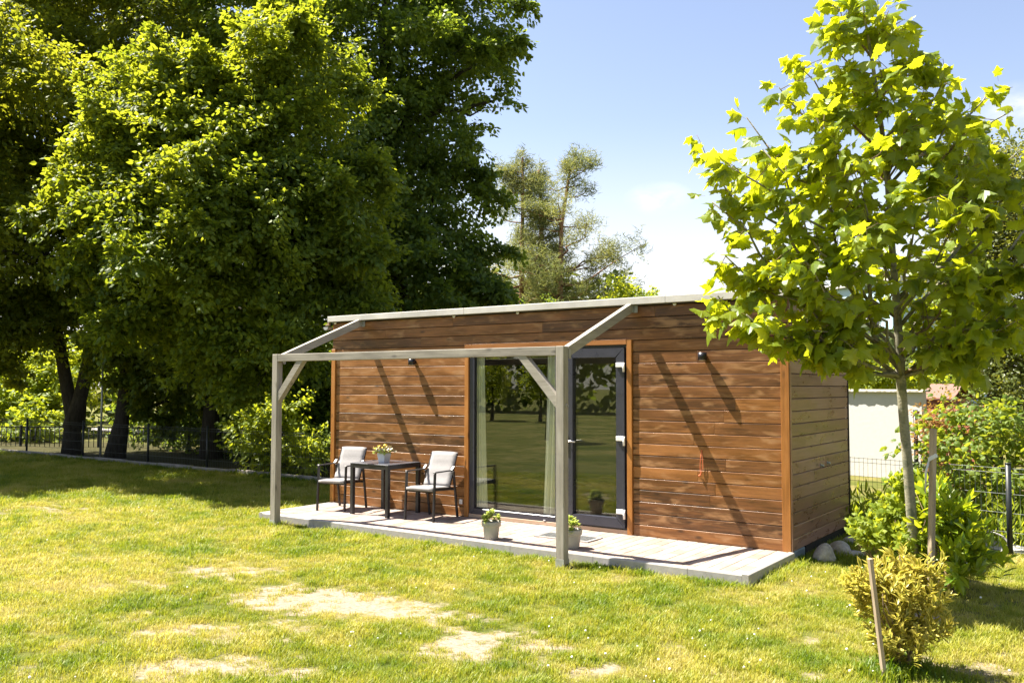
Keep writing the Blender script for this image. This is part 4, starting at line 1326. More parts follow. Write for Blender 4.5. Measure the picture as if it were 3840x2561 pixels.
def shrub(name, label, base, blobs, mat, n_per, leaf, tmpl, stems, singles=0, smat=None, upright=0.6, group=None, cat='shrub', barkm='barktwig', sz=(0.7, 0.6)):
    base = Vector(base)
    t = thing(name, label, cat, base, 0, group)
    m = MB()
    cs = []
    for _ in range(stems):
        b = R.choice(blobs); c = Vector(b[:3]) + Vector((R.gauss(0, 1), R.gauss(0, 1), R.gauss(0, 1))).normalized() * b[3] * 0.7
        m.tube(curve3((R.gauss(0, 0.03), R.gauss(0, 0.03), -0.03), c - base, n=6), [0.012, 0.010, 0.008, 0.006, 0.004, 0.002], 5)
    m.build('stems', barkm, t)
    P, D, N = [], [], []
    for (x, y, z, r) in blobs:
        n = int(n_per * r * r)
        nsh = max(3, n // 12)
        for _ in range(nsh):
            u = rand_unit(1)[0]; u[2] = abs(u[2]) if G.random() < 0.65 else u[2]
            tip = np.array((x, y, z)) + u * r * (0.55 + 0.5 * G.random()) * np.array((1, 1, 0.95))
            ax = unit(u * 0.7 + np.array((0, 0, upright)) + G.normal(size=3) * 0.25)
            for j in range(12):
                an = j * 2.4 + G.random(); k = j / 12
                perp = unit(np.cross(ax, rand_unit(1)[0]))
                q = unit(np.cross(ax, perp)); rad_ = perp * math.cos(an) + q * math.sin(an)
                P.append(tip - ax * leaf * (2.2 * (1 - k)))
                D.append(rad_ * (1.1 - 0.7 * k) + ax * (0.35 + 0.8 * k) + G.normal(size=3) * 0.15)
                N.append(ax * 1.0 - rad_ * 0.4 * k + G.normal(size=3) * 0.2 + np.array((0, 0, 0.3)))
    P = np.array(P) - np.array(base); D = np.array(D); N = np.array(N)
    S = leaf * (sz[0] + sz[1] * G.random(len(P)))
    if singles:
        dist = np.linalg.norm(P + np.array(base) - np.array(CAMPOS), axis=1) / S
        order = np.argsort(dist)
        me = bpy.data.meshes.new('leaf'); me.from_pydata([tuple(v) for v in tmpl[0]], [], [tuple(f) for f in tmpl[1]]); me.materials.append(M[smat])
        X = unit(D); Y = unit(np.cross(N, X)); Z = np.cross(X, Y)
        for i in order[:singles]:
            o = link('leaf', me, t)
            mt = (Matrix((Vector(X[i]), Vector(Y[i]), Vector(Z[i]))).transposed() * S[i]).to_4x4(); mt.translation = P[i]
            o.matrix_local = mt
        rest = order[singles:]
    else:
        rest = np.arange(len(P))
    leaves('foliage', P[rest], D[rest], N[rest], S[rest], tmpl, mat, t, 'stuff')
    return t

shrub('laurel_shrub', 'glossy laurel with long leaves right of the strapped stake', (1.50, -0.55, -0.12), nearer([(1.36, 0.0, 0.42, 0.36), (1.62, -0.02, 0.26, 0.34), (1.25, 0.15, 0.62, 0.25), (1.55, -0.2, 0.10, 0.26), (1.45, 0.1, 0.55, 0.25), (1.30, 0.0, 0.1, 0.3)], 0.965), 'laurel', 2300, 0.125, LEAF_OVAL, 8, 280, 'laurel_single', upright=0.5)
shrub('green_shrub', 'dense bright green shrub left of the plane trunk by the boulders', (0.98, -0.35, -0.12), nearer([(0.86, -0.05, 0.25, 0.33), (0.98, 0.2, 0.42, 0.33), (0.72, 0.15, 0.24, 0.28), (1.08, -0.15, 0.16, 0.30), (1.0, 0.35, 0.60, 0.26)], 0.965), 'brightleaf', 4200, 0.062, LEAF_BROAD, 8, upright=0.4)
shrub('variegated_shrub', 'yellow variegated shrub beside the short leaning stake', (1.64, -2.86, -0.12), [(1.54, -2.98, 0.40, 0.21), (1.70, -2.82, 0.34, 0.21), (1.50, -2.92, 0.26, 0.21), (1.72, -2.92, 0.16, 0.19), (1.60, -3.0, 0.12, 0.19), (1.76, -2.78, 0.50, 0.13), (1.44, -3.0, 0.42, 0.15), (1.62, -2.9, -0.01, 0.14), (1.60, -2.8, 0.54, 0.12)], 'variegated', 11000, 0.060, LEAF_OVAL, 12, upright=0.8)

# ------------------------------------------------------------------ big trees at left
A1 = [(-20.52, 2.24, 9.61, 2.2), (-19.8, 1.71, 6.6, 2.0), (-19.36, 2.14, 4.61, 1.7), (-22.55, 0.89, 8.21, 2.5), (-19.38, 1.61, 3.05, 1.2), (-21.7, 0.49, 4.61, 2), (-22.5, 4.2, 14.2, 2.6), (-21.05, 1.07, 2.62, 1.3), (-18.6, -1.6, 6.4, 2.2), (-17.9, -0.6, 8.6, 2.2), (-19.8, -2.2, 9.0, 2.4), (-17.3, 0.3, 4.6, 1.2)]
tree('broadleaf_tree', 'dark tree with forked trunk at the far left of the lawn', 'tree',
     [[(-19.43, 3.12, -0.12), (-19.43, 3.1, 0.85), (-19.61, 2.82, 2.65), (-20.0, 2.6, 4.6), (-20.3, 2.4, 7.5)], [(-19.38, 3.12, 0.6), (-19.2, 3.15, 1.3), (-18.97, 3.28, 2.51), (-18.7, 3.4, 4.2), (-18.9, 3.2, 7.0)]],
     A1, 'leftleaf', 27, 0.112, 0.21, 'tall trees behind the fence', per=84, inner=0.2, satellites=5)
A2 = [(-20.6, 4.0, 11.2, 2.4), (-18.76, 3.61, 7.53, 2), (-18.61, 3.33, 3.8, 1.4), (-18.8, 5.0, 13.2, 2.6), (-17.81, 4.68, 10.85, 1.6), (-19.23, 4.01, 5.53, 1.4), (-16.2, 4.2, 7.2, 1.6), (-16.71, 3.29, 2.34, 0.85), (-15.88, 3.53, 1.95, 0.85), (-17.04, 3.72, 1.5, 0.65), (-16.34, 4.23, 1.3, 0.65), (-17.2, 3.15, 2.99, 0.8)]
tree('broadleaf_tree', 'dark tree with a single leaning trunk next to the forked one', 'tree',
     [[(-17.5, 3.13, -0.12), (-17.35, 3.2, 0.8), (-17.24, 3.21, 1.63), (-17.3, 3.3, 3.5), (-17.9, 3.4, 6.5), (-18.0, 3.3, 9.5)]], A2, 'leftleaf', 27, 0.112, 0.20, 'tall trees behind the fence', per=84, inner=0.2, satellites=5)
B = [(-11.88, 3.46, 9.1, 0.75), (-11.67, 3.67, 8.06, 1.25), (-13.13, 3.28, 7.7, 1.0), (-14.08, 2.0, 7.54, 1.3), (-13.37, 2.49, 7.66, 1.1), (-12.66, 2.47, 6.39, 1.5), (-14.09, 1.5, 5.71, 1.25), (-14.98, 0.91, 5.15, 0.8), (-12.95, 1.75, 4.73, 1.5), (-11.52, 3.28, 6.28, 1.5), (-11.61, 2.7, 4.63, 1.6), (-14.14, 1.56, 4.09, 0.9), (-12.28, 2.32, 3.16, 1.35), (-11.27, 3.61, 3.71, 1.3), (-11.37, 3.01, 2.29, 0.95), (-12.92, 2.56, 1.92, 0.7), (-14.63, 1.9, 2.9, 0.7), (-10.87, 3.81, 4.99, 1.2), (-13.56, 2.01, 3.42, 1.0)]
B = [tuple(c + (p - c) * 0.86 for p, c in zip(b[:3], CAMPOS)) + (b[3] * 0.86,) for b in B]
tree('broadleaf_tree', 'bright sunlit tree reaching over the fence in the middle of the group', 'tree',
     [[(-15.6, 4.5, -0.12), (-15.5, 4.4, 0.9), (-15.3, 4.3, 1.96), (-14.7, 4.0, 3.4), (-13.6, 3.4, 5.0), (-12.9, 3.1, 6.6)]], B, 'lime', 42, 0.098, 0.22, 'tall trees behind the fence', per=90, droop=0.35, inner=0.2, satellites=5)
CC = [(-11.97, 6.98, 10.47, 2.2), (-10.6, 7.92, 10.88, 1.2), (-10.01, 7.82, 9.43, 0.85), (-12.47, 6.78, 8.08, 2.2), (-11.34, 7.59, 7.95, 1.4), (-9.42, 7.68, 8.43, 0.45), (-12.57, 6.27, 5.34, 1.9), (-11.61, 7.52, 5.96, 1.5), (-10.72, 7.6, 4.83, 1.1), (-11.81, 6.9, 3.79, 1.7), (-10.54, 7.79, 3.79, 0.9), (-14.6, 6.66, 13.6, 2.6), (-13.2, 8.5, 13.6, 2.0), (-12.2, 4.86, 2.67, 1.2), (-12.48, 4.73, 1.46, 1.0), (-10.87, 7.97, 6.96, 0.7), (-14.8, 6.18, 11.01, 2.2), (-12.1, 5.03, 0.98, 0.8), (-14.02, 4.86, 1.64, 1.0)]
tree('broadleaf_tree', 'tallest dark green tree rising right behind the cabin', 'tree',
     [[(-12.1, 7.5, -0.12), (-12.1, 7.5, 2.5), (-12.15, 7.3, 5.0), (-12.3, 7.2, 8.0), (-12.4, 7.0, 11.0)]], CC, 'darkleaf', 27, 0.12, 0.32, 'tall trees behind the fence', per=66, droop=0.5, inner=0.2, satellites=5)

# ------------------------------------------------------------------ pines
def pine(label, pts, spread, seed, bias):
    rr = random.Random(seed)
    base = Vector(pts[0])
    t = thing('pine_tree', label, 'tree', base, 0, 'pines beyond the cabin roof')
    loc = [Vector(p) - base for p in pts]
    k = len(pts)
    MB().tube(loc, [0.17 * (1 - 0.85 * i / (k - 1)) + 0.02 for i in range(k)], 9).build('trunk', 'barkpine', t)
    bm_ = MB(); tips = []
    top = loc[-1].z
    for i in range(50):
        f = rr.uniform(0.28, 1.0)
        z = f * top
        j = max(a for a in range(k - 1) if loc[a].z <= z + 1e-6)
        q = (z - loc[j].z) / max(1e-6, loc[j + 1].z - loc[j].z)
        s = loc[j].lerp(loc[j + 1], min(q, 1))
        an = rr.uniform(0, 2 * math.pi)
        L = spread * (1.0 - 0.78 * max(0, (f - 0.5) / 0.5)) * rr.uniform(0.5, 1.1) * (1.0 + bias * math.cos(an))
        d = Vector((math.cos(an), math.sin(an), rr.uniform(-0.05, 0.45) + 0.5 * max(0, f - 0.75)))
        e = s + d.normalized() * L
        pts_ = curve3(s, e, sag=0.05, wob=0.07, n=6)
        bm_.tube(pts_, [0.05 * (1 - 0.8 * a / 5) * (0.5 + 0.5 * L / spread) for a in range(6)], 5)
        for a in range(int(5 + L * 8)):
            g = rr.uniform(0.45, 1.05)
            ii = min(int(g * 5), 4)
            p = pts_[ii].lerp(pts_[ii + 1], min(1, g * 5 - ii)) + Vector((rr.gauss(0, 0.16), rr.gauss(0, 0.16), rr.gauss(0.05, 0.10))) * (0.5 + 0.45 * L)
            tips.append((p, d))
    for _ in range(40):
        zz = rr.uniform(-1.6, 0.3)
        tips.append((loc[-1] + Vector((rr.gauss(0, 0.12 - 0.16 * zz), rr.gauss(0, 0.12 - 0.16 * zz), zz)), Vector((0, 0, 1))))
    bm_.build('branches', 'barkpine', t)
    P, D, N, S = [], [], [], []
    for p, d in tips:
        for _ in range(22):
            u = rand_unit(1)[0]; u[2] = abs(u[2]) * 0.7 + 0.05
            P.append(np.array(p) + G.normal(size=3) * 0.13); D.append(u); N.append(rand_unit(1)[0]); S.append(G.uniform(0.16, 0.30))
    tm = (np.array([(0, -0.06, 0), (0, 0.06, 0), (1, 0, 0)]), np.array([(0, 1, 2)]))
    leaves('needles', np.array(P), np.array(D), np.array(N), np.array(S), tm, 'pineneedle', t, 'stuff')
pine('left pine with reddish trunk above the cabin roof', [(-18.8, 22.4, -0.1), (-18.74, 22.39, 1.07), (-18.63, 22.22, 5.19), (-18.49, 22.11, 8.52), (-18.41, 21.99, 11.5)], 3.2, 4, -0.15)
pine('slender pine standing between the left and the right pine', [(-17.9, 23.6, -0.1), (-18.1, 23.5, 4.0), (-18.4, 23.45, 7.64), (-18.3, 23.3, 9.4), (-18.41, 23.24, 11.2)], 2.1, 9, 0.1)
pine('right pine with long branches reaching out above the cabin roof', [(-16.9, 22.5, -0.1), (-16.84, 22.5, 1.08), (-16.73, 22.32, 5.33), (-16.6, 22.23, 8.34), (-16.21, 22.34, 10.9)], 3.7, 15, 0.15)

# ------------------------------------------------------------------ further greenery
def simple_tree(label, blobs, mat, leaf, dens, cat='tree', group='trees and shrubs behind the garden', barkm='bark', per=40, name='broadleaf_tree', r0=0.1, tmpl=LEAF_SMALL, limbs=True):
    c = blobs[0]
    zt = max(b[2] for b in blobs)
    tr = [[(c[0], c[1], -0.12), (c[0] + 0.05, c[1], zt * 0.4), (c[0], c[1] + 0.05, zt * 0.9)]]
    return tree(name, label, cat, tr, blobs, mat, dens, leaf, r0, group, barkm, per=per, limbs=limbs, tmpl=tmpl)
simple_tree('bright tree top peeping over the roof right of the pines', [(-13.2, 21.13, 4.6, 1.1), (-12.44, 21.67, 4.6, 0.8), (-11.94, 22.03, 4.65, 0.45)], 'brightleaf', 0.13, 34)
simple_tree('small dark conifer tip showing over the roof below the left pine', [(-14.29, 15.53, 4.1, 0.38), (-14.29, 15.53, 4.55, 0.22), (-14.29, 15.53, 3.4, 0.6)], 'darkleaf', 0.08, 60)
simple_tree('small dark conifer tip showing over the roof below the slender pine', [(-13.1, 16.0, 4.0, 0.3), (-13.1, 16.0, 4.4, 0.18), (-13.1, 16.0, 3.4, 0.5)], 'darkleaf', 0.08, 60)
SHADE = [(-18.05, 5.57, 0.65, 0.8), (-17.19, 5.44, 0.26, 0.7), (-18.79, 5.7, 0.25, 0.7), (-15.57, 5.6, 0.6, 0.8), (-18.17, 6.12, 1.4, 0.8), (-14.8, 5.3, 0.1, 0.6)]
bgL = [('sunlit shrub at the far left end of the railing', [(-28.38, 5.78, 1.34, 1.6), (-27.6, 5.2, 0.5, 1.2)]), ('sunlit shrub behind the forked trunk, seen left of its fork', [(-28.34, 7.02, 1.61, 1.4), (-27.5, 6.6, 0.6, 1.1)]),
       ('sunlit shrub seen right of the forked trunk', [(-29.12, 8.4, 1.91, 1.5)]), ('low sunlit shrub close behind the railing by the forked trunk', [(-25.7, 5.28, 0.35, 0.9)]),
       ]
for lab, bl in bgL:
    simple_tree(lab, bl, 'brightleaf', 0.16, 30, 'shrub', name='shrub', r0=0.05)
simple_tree('bright shrub against the fence left of the cabin corner', [(-11.01, 2.75, 0.10, 0.45), (-10.41, 2.85, 0.26, 0.5), (-11.85, 3.0, 0.75, 0.65), (-11.3, 2.9, 0.4, 0.45), (-11.2, 2.9, 1.0, 0.5)], 'brightleaf', 0.09, 120, 'shrub', name='shrub', r0=0.03)
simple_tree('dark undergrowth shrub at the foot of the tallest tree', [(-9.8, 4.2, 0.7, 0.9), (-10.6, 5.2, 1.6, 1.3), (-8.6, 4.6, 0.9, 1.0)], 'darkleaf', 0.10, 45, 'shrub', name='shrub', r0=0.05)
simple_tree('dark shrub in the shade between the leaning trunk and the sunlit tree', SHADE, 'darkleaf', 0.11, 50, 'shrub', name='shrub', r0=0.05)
# right side
simple_tree('dark small leaved tree at the right edge, behind the plane tree', [(0.89, 7.84, 4.61, 1.0), (0.62, 8.2, 5.46, 0.6), (1.22, 8.65, 5.18, 1.0), (1.08, 8.05, 3.26, 1.3), (1.43, 8.25, 4.16, 1.2), (0.89, 7.38, 2.11, 0.8), (1.4, 7.14, 1.88, 1.0), (0.68, 7.74, 3.71, 0.6), (1.5, 6.65, 1.06, 0.7), (2.6, 8.0, 3.5, 1.6), (2.6, 7.6, 1.6, 1.2)], 'birch', 0.06, 95, r0=0.12, per=46)
simple_tree('tall leafy bush right of the strapped stake behind the wire fence', [(0.95, 3.21, 0.84, 0.42), (1.29, 3.43, 1.17, 0.42), (1.56, 3.63, 1.0, 0.4), (1.18, 2.89, 0.4, 0.48), (1.55, 3.15, 0.4, 0.45), (1.47, 2.75, 0.04, 0.3), (1.02, 2.79, 0.08, 0.35), (2.0, 3.6, 0.7, 0.5), (2.2, 3.2, 0.3, 0.5)], 'hazel', 0.085, 90, 'shrub', name='shrub', r0=0.025, barkm='barktwig', per=24, tmpl=LEAF_BROAD)
simple_tree('reddish brown leaved shrub between the white wall and the stake', [(0.43, 5.27, 1.12, 0.25), (0.43, 5.3, 0.77, 0.22), (0.55, 5.37, 1.08, 0.2), (0.5, 5.3, 0.4, 0.25)], 'redleaf', 0.06, 260, 'shrub', name='shrub', r0=0.02, per=24)
simple_tree('yellow green shrub showing over the white wall beside the cabin', [(-2.14, 11.99, 1.9, 0.5), (-1.8, 12.24, 1.75, 0.35), (-2.53, 12.9, 2.3, 0.45)], 'brightleaf', 0.09, 120, 'shrub', name='shrub', r0=0.03)
simple_tree('yellow green shrub showing over the white wall behind the plane trunk', [(-1.2, 12.3, 1.75, 0.35), (-0.7, 12.6, 1.8, 0.4), (-0.3, 12.0, 1.7, 0.35)], 'brightleaf', 0.09, 120, 'shrub', name='shrub', r0=0.03)
# rank growth under the right fence
P, D, N, S = [], [], [], []
for k in range(2600):
    x = G.uniform(-0.3, 3.6); y = G.uniform(1.95, 3.2)
    P.append((x, y, -0.1 + G.uniform(0, 0.25) * (1 if G.random() < 0.6 else 1.9))); D.append((G.normal() * 0.6, G.normal() * 0.6, 1.0)); N.append(G.normal(size=3)); S.append(G.uniform(0.07, 0.20))
tm = (LEAF_OVAL[0] * np.array((1, 0.55, 1)), LEAF_OVAL[1])
o = leaves('weeds', np.array(P), np.array(D), np.array(N), np.array(S), tm, 'brightleaf', None, 'stuff')
tag(o, 'rank grasses and weeds along the wire fence', 'weeds')

# far masses of foliage (nobody could count them)
def hedge_mass(name, label, x0, y0, x1, y1, h, depth, n, leaf, mat):
    s = G.random(n)
    hh = h * (0.75 + 0.35 * fbm(s * 40, s * 0 + 3.3, 0.35, 77))
    d = G.random(n) ** 0.7 * depth
    nx_, ny_ = -(y1 - y0), (x1 - x0)
    ln = math.hypot(nx_, ny_); nx_, ny_ = nx_ / ln, ny_ / ln
    P = np.stack([x0 + (x1 - x0) * s + nx_ * (d - depth / 2), y0 + (y1 - y0) * s + ny_ * (d - depth / 2), hh * G.random(n) ** 0.8 - 0.1], 1)
    lump = fbm(P[:, 0] + P[:, 1], P[:, 2] * 1.5, 0.6, 12)
    keep = lump > 0.40
    P = P[keep]
    o = leaves(name, P, rand_unit(len(P)) + np.array((0, 0, -0.4)), rand_unit(len(P)) + np.array((-0.4, -0.2, 0.9)), leaf * (0.6 + 0.8 * G.random(len(P))), LEAF_SMALL, mat, None, 'stuff')
    return tag(o, label, 'trees')
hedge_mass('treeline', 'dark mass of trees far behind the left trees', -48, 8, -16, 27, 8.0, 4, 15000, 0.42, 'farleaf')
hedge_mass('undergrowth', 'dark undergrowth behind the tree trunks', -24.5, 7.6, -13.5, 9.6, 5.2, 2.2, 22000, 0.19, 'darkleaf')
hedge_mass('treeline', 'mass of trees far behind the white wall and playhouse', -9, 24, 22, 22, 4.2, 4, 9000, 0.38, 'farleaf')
hedge_mass('treeline', 'trees across the lawn mirrored in the cabin glass', -75, -40, 10, -44, 12.0, 5, 30000, 0.55, 'darkleaf')

# shrubs and sapling mirrored in the glass
simple_tree('round shrub on the far lawn mirrored in the window', [(-24.5, -28.0, 1.6, 1.0), (-24.3, -27.8, 2.4, 0.7)], 'brightleaf', 0.10, 70, 'shrub', name='shrub', r0=0.08)
simple_tree('second round shrub on the far lawn mirrored in the window', [(-21.5, -28.0, 1.6, 0.9), (-21.4, -27.8, 2.3, 0.8)], 'brightleaf', 0.10, 70, 'shrub', name='shrub', r0=0.08)
simple_tree('sapling on the lawn mirrored in the window', [(-13.0, -15.5, 2.6, 0.7), (-13.2, -15.2, 3.3, 0.6)], 'lime', 0.08, 60, name='sapling', r0=0.06)
simple_tree('young tree on the lawn mirrored in the door', [(-7.2, -12.5, 2.9, 0.8), (-7.4, -12.2, 3.6, 0.7)], 'lime', 0.08, 60, name='sapling', r0=0.06)

# ------------------------------------------------------------------ fences, wall, kerb, buildings
fence = thing('wire_fence', 'low wire mesh fence with dark posts running behind the lawn', 'fence', (-9.0, 2.33, GZ))
FY = 2.33
posts = [-22.8, -20.15, -17.5, -14.85, -12.75, -10.685, -8.1, -5.6, -3.1, -0.6]
pm = None
def fence_span(x0, y0, x1, y1, h, parent, base, wires=True):
    d = Vector((x1 - x0, y1 - y0, 0)); L = d.length; d.normalize()
    m = MB()
    n = int(L / 0.055)
    o0 = Vector((x0, y0, GZ)) - base
    for k in range(1, n):
        p = o0 + d * (L * k / n)
        m.tube([p + Vector((0, 0, 0.03)), p + Vector((0, 0, h))], 0.0021, 3, caps=False)
    for z in (0.05, 0.25, 0.45, 0.65, h - 0.06, h - 0.01):
        m.tube([o0 + Vector((0, -0.004, z)), o0 + d * L + Vector((0, -0.004, z))], 0.003, 4, caps=False)
    o = m.build('wire_mesh', 'wire', parent); o['kind'] = 'stuff'
for k, x in enumerate(posts):
    if pm is None:
        m = MB(); m.tube([(0, 0, -0.1), (0, 0, 0.93)], 0.024, 10); m.tube([(0, 0, 0.93), (0, 0, 0.945)], 0.027, 10)
        o = m.build('post', 'fence', fence); pm = o.data
    else:
        o = link('post', pm, fence)
    o.location = (x + 9.0, FY - 2.33, 0)
    if k: fence_span(posts[k - 1], FY, x, FY, 0.90, fence, Vector((-9.0, 2.33, GZ)))
rf = thing('wire_fence', 'wire mesh fence right of the cabin in front of the white wall', 'fence', (1.745, 1.75, -0.12))
bz = Vector((1.745, 1.75, -0.12))
m = MB(); m.tube([(0, 0, -0.1), (0, 0, 0.97)], 0.028, 12); m.tube([(0, 0, 0.97), (0, 0, 0.985)], 0.031, 12); m.build('post', 'fence', rf)
o = link('post', o.data if False else rf.children[0].data, rf); o.location = (-1.9, 0.55, 0)
o = link('post', rf.children[0].data, rf); o.location = (1.9, -0.55, 0)
fence_span(1.745, 1.75, -0.155, 2.3, 0.93, rf, bz)
fence_span(1.745, 1.75, 3.645, 1.2, 0.93, rf, bz)
m = MB(); m.tube([(0, 0, -0.1), (0, 0, 1.42)], 0.03, 10); m.tube([(0, 0, 1.42), (0, 0, 1.435)], 0.033, 10)
o = m.build('fence_post', 'fence'); o.location = (0.16, 5.4, GZ)
tag(o, 'dark metal post at the right end of the white wall', 'post')
# kerb along the left fence
kerb = thing('kerb', 'low pale concrete kerb under the wire fence', 'kerb', (-22.8, 2.3, GZ), kind='structure')
x = -24.0
while x < -6.8:
    L = R.uniform(0.95, 1.05) * 1.2
    m = MB(); m.box(x + 22.8, x + 22.8 + L - 0.012, -0.05 + R.uniform(-0.008, 0.008), 0.05, -0.1, 0.115 + R.uniform(-0.012, 0.012), 0.01)
    m.build('kerb_stone', 'kerb', kerb); x += L
# railing at the far left
rail = thing('railing', 'dark metal railing behind the tree trunks at far left', 'railing', (-25.1, 3.4, -0.3))
a = Vector((-28.0, 1.6, -0.3)); b = Vector((-15.5, 8.4, -0.3)); base = Vector((-25.1, 3.4, -0.3))
d = (b - a); L = d.length; dn = d.normalized()
bar = None
n = int(L / 0.15)
for k in range(n + 1):
    p = a + dn * (L * k / n) - base
    if k % 16 == 0:
        m = MB(); m.beam(p, p + Vector((0, 0, 0.80)), 0.06, 0.06); m.build('rail_post', 'fence', rail)
    else:
        if bar is None:
            m = MB(); m.tube([(0, 0, 0.06), (0, 0, 0.74)], 0.011, 5); o = m.build('bar', 'fence', rail); bar = o.data
        else:
            o = link('bar', bar, rail)
        o.location = p
for z in (0.06, 0.75):
    m = MB(); m.beam(a - base + Vector((0, 0, z)), b - base + Vector((0, 0, z)), 0.03, 0.035); m.build('rail', 'fence', rail)
m = MB(); m.tube([(-17.25, 2.62, -0.1), (-17.2, 2.6, 2.4)], [0.028, 0.022], 8)
tag(m.build('pole', 'galv'), 'thin grey upright pole between the forked and the leaning trunk', 'pole')

# white wall
wall = thing('garden_wall', 'white rendered wall with pale coping beyond the wire fence', 'wall', (0.0, 9.2, GZ), math.radians(-13))
MB().box(-3.0, -0.42, -0.1, 0.1, 0.0, 1.68, 0.01).build('wall_body', 'render_wall', wall)
cp = MB()
n = 60; vs = []; fs = []
for i in range(n + 1):
    x = -3.05 + 2.68 * i / n
    wv = 0.006 * math.sin(i * 0.9) + 0.004 * math.sin(i * 2.3)
    vs += [(x, -0.178 + wv, 1.682), (x, -0.178 + wv, 1.722), (x, 0.14, 1.727), (x, 0.14, 1.682)]
for i in range(n):
    for k in range(4):
        a_, b_ = i * 4 + k, i * 4 + (k + 1) % 4
        fs.append((a_, b_, b_ + 4, a_ + 4))
fs += [(3, 2, 1, 0), (n * 4, n * 4 + 1, n * 4 + 2, n * 4 + 3)]
cp.add(vs, fs); cp.build('coping', 'coping', wall, True)
# pale teal building far behind
bld = thing('building', 'pale teal building glimpsed through the plane tree leaves', 'building', (-7.5, 33.5, GZ), math.radians(-36))
MB().box(-3.0, 2.2, 0, 6, 0, 6.4, 0.02).build('facade', 'teal', bld)
MB().box(-3.2, 2.4, -0.2, 6.2, 6.41, 6.65, 0.02).build('roof', 'fascia', bld)
for wx in (-2.2, -0.6, 1.0):
    for wz in (0.9, 3.6):
        f = MB().box(wx - 0.45, wx + 0.45, -0.03, -0.002, wz, wz + 1.4).build('window', 'white_plastic', bld)
        MB().box(wx - 0.38, wx + 0.38, -0.04, -0.031, wz + 0.07, wz + 1.33).build('pane', 'anthracite', f)
# playhouse
ph = thing('playhouse', 'wooden playhouse with terracotta roof right of the white wall', 'playhouse', (-0.15, 10.4, GZ), math.radians(-30))
m = MB(); m.prism([(-0.34, 1.56), (0, 1.84), (0.34, 1.56), (0.34, 1.53), (0, 1.81), (-0.34, 1.53)], 0, -0.42, 0.36); m.build('roof', 'playroof', ph, True)
m = MB(); m.box(-0.34, 0.28, -0.26, 0.26, 0.0, 1.56, 0.01); m.build('cabin_walls', 'playred', ph)
m = MB(); m.box(0.30, 0.75, -0.28, 0.20, 0.9, 1.42, 0.01); m.build('balcony', 'playred', ph)
for px_, py_ in ((0.72, -0.25), (0.72, 0.17)):
    m = MB(); m.box(px_ - 0.03, px_ + 0.03, py_ - 0.03, py_ + 0.03, 0.0, 0.899); m.build('leg', 'playred', ph)
# slab and hose by the fence post
slab = MB(); slab.frame_box((0, 0, 0.03), (0.28, -0.25, 0), (0.13, 0.17, 0.0), (0, 0, 0.035), 0.006)
o = slab.build('slab', 'concrete'); o.location = (1.53, 2.15, -0.13)
tag(o, 'grey concrete slab on the ground by the fence post', 'slab')
hz = MB(); hz.tube([Vector((1.33, 1.95, -0.06)) + Vector((0.20 + 0.20 * -math.cos(a), -0.1 * (1 - math.cos(a)) / 2, 0.16 * math.sin(a) ** 0.8 if math.sin(a) > 0 else 0)) for a in np.linspace(0.0, math.pi, 16)], 0.011, 7)
tag(hz.build('hose', 'hose'), 'bent grey hose arching over the concrete slab', 'hose')

# ------------------------------------------------------------------ grass
def make_tufts():
    objs = []
    for k in range(6):
        nb = 34
        V, T = [], []
        for i in range(nb):
            a = G.uniform(0, 2 * math.pi); r = 0.075 * math.sqrt(G.random())
            bx, by = r * math.cos(a), r * math.sin(a)
            h = G.uniform(0.018, 0.052); w = G.uniform(0.0016, 0.0030)
            la = G.uniform(0, 2 * math.pi); lean = G.uniform(0.2, 1.1) * h
            dx, dy = math.cos(la), math.sin(la)
            px_, py_ = -dy * w, dx * w
            o = len(V)
            V += [(bx - px_, by - py_, -0.006), (bx + px_, by + py_, -0.006),
                  (bx + dx * lean * 0.35 - px_ * .8, by + dy * lean * 0.35 - py_ * .8, h * 0.6), (bx + dx * lean * 0.35 + px_ * .8, by + dy * lean * 0.35 + py_ * .8, h * 0.6),
                  (bx + dx * lean, by + dy * lean, h)]
            T += [(o, o + 1, o + 3), (o, o + 3, o + 2), (o + 2, o + 3, o + 4)]
        me = bpy.data.meshes.new('tuft'); me.from_pydata(V, [], T); me.materials.append(M['grass'])
        objs.append(bpy.data.objects.new('tuft', me))
    return objs

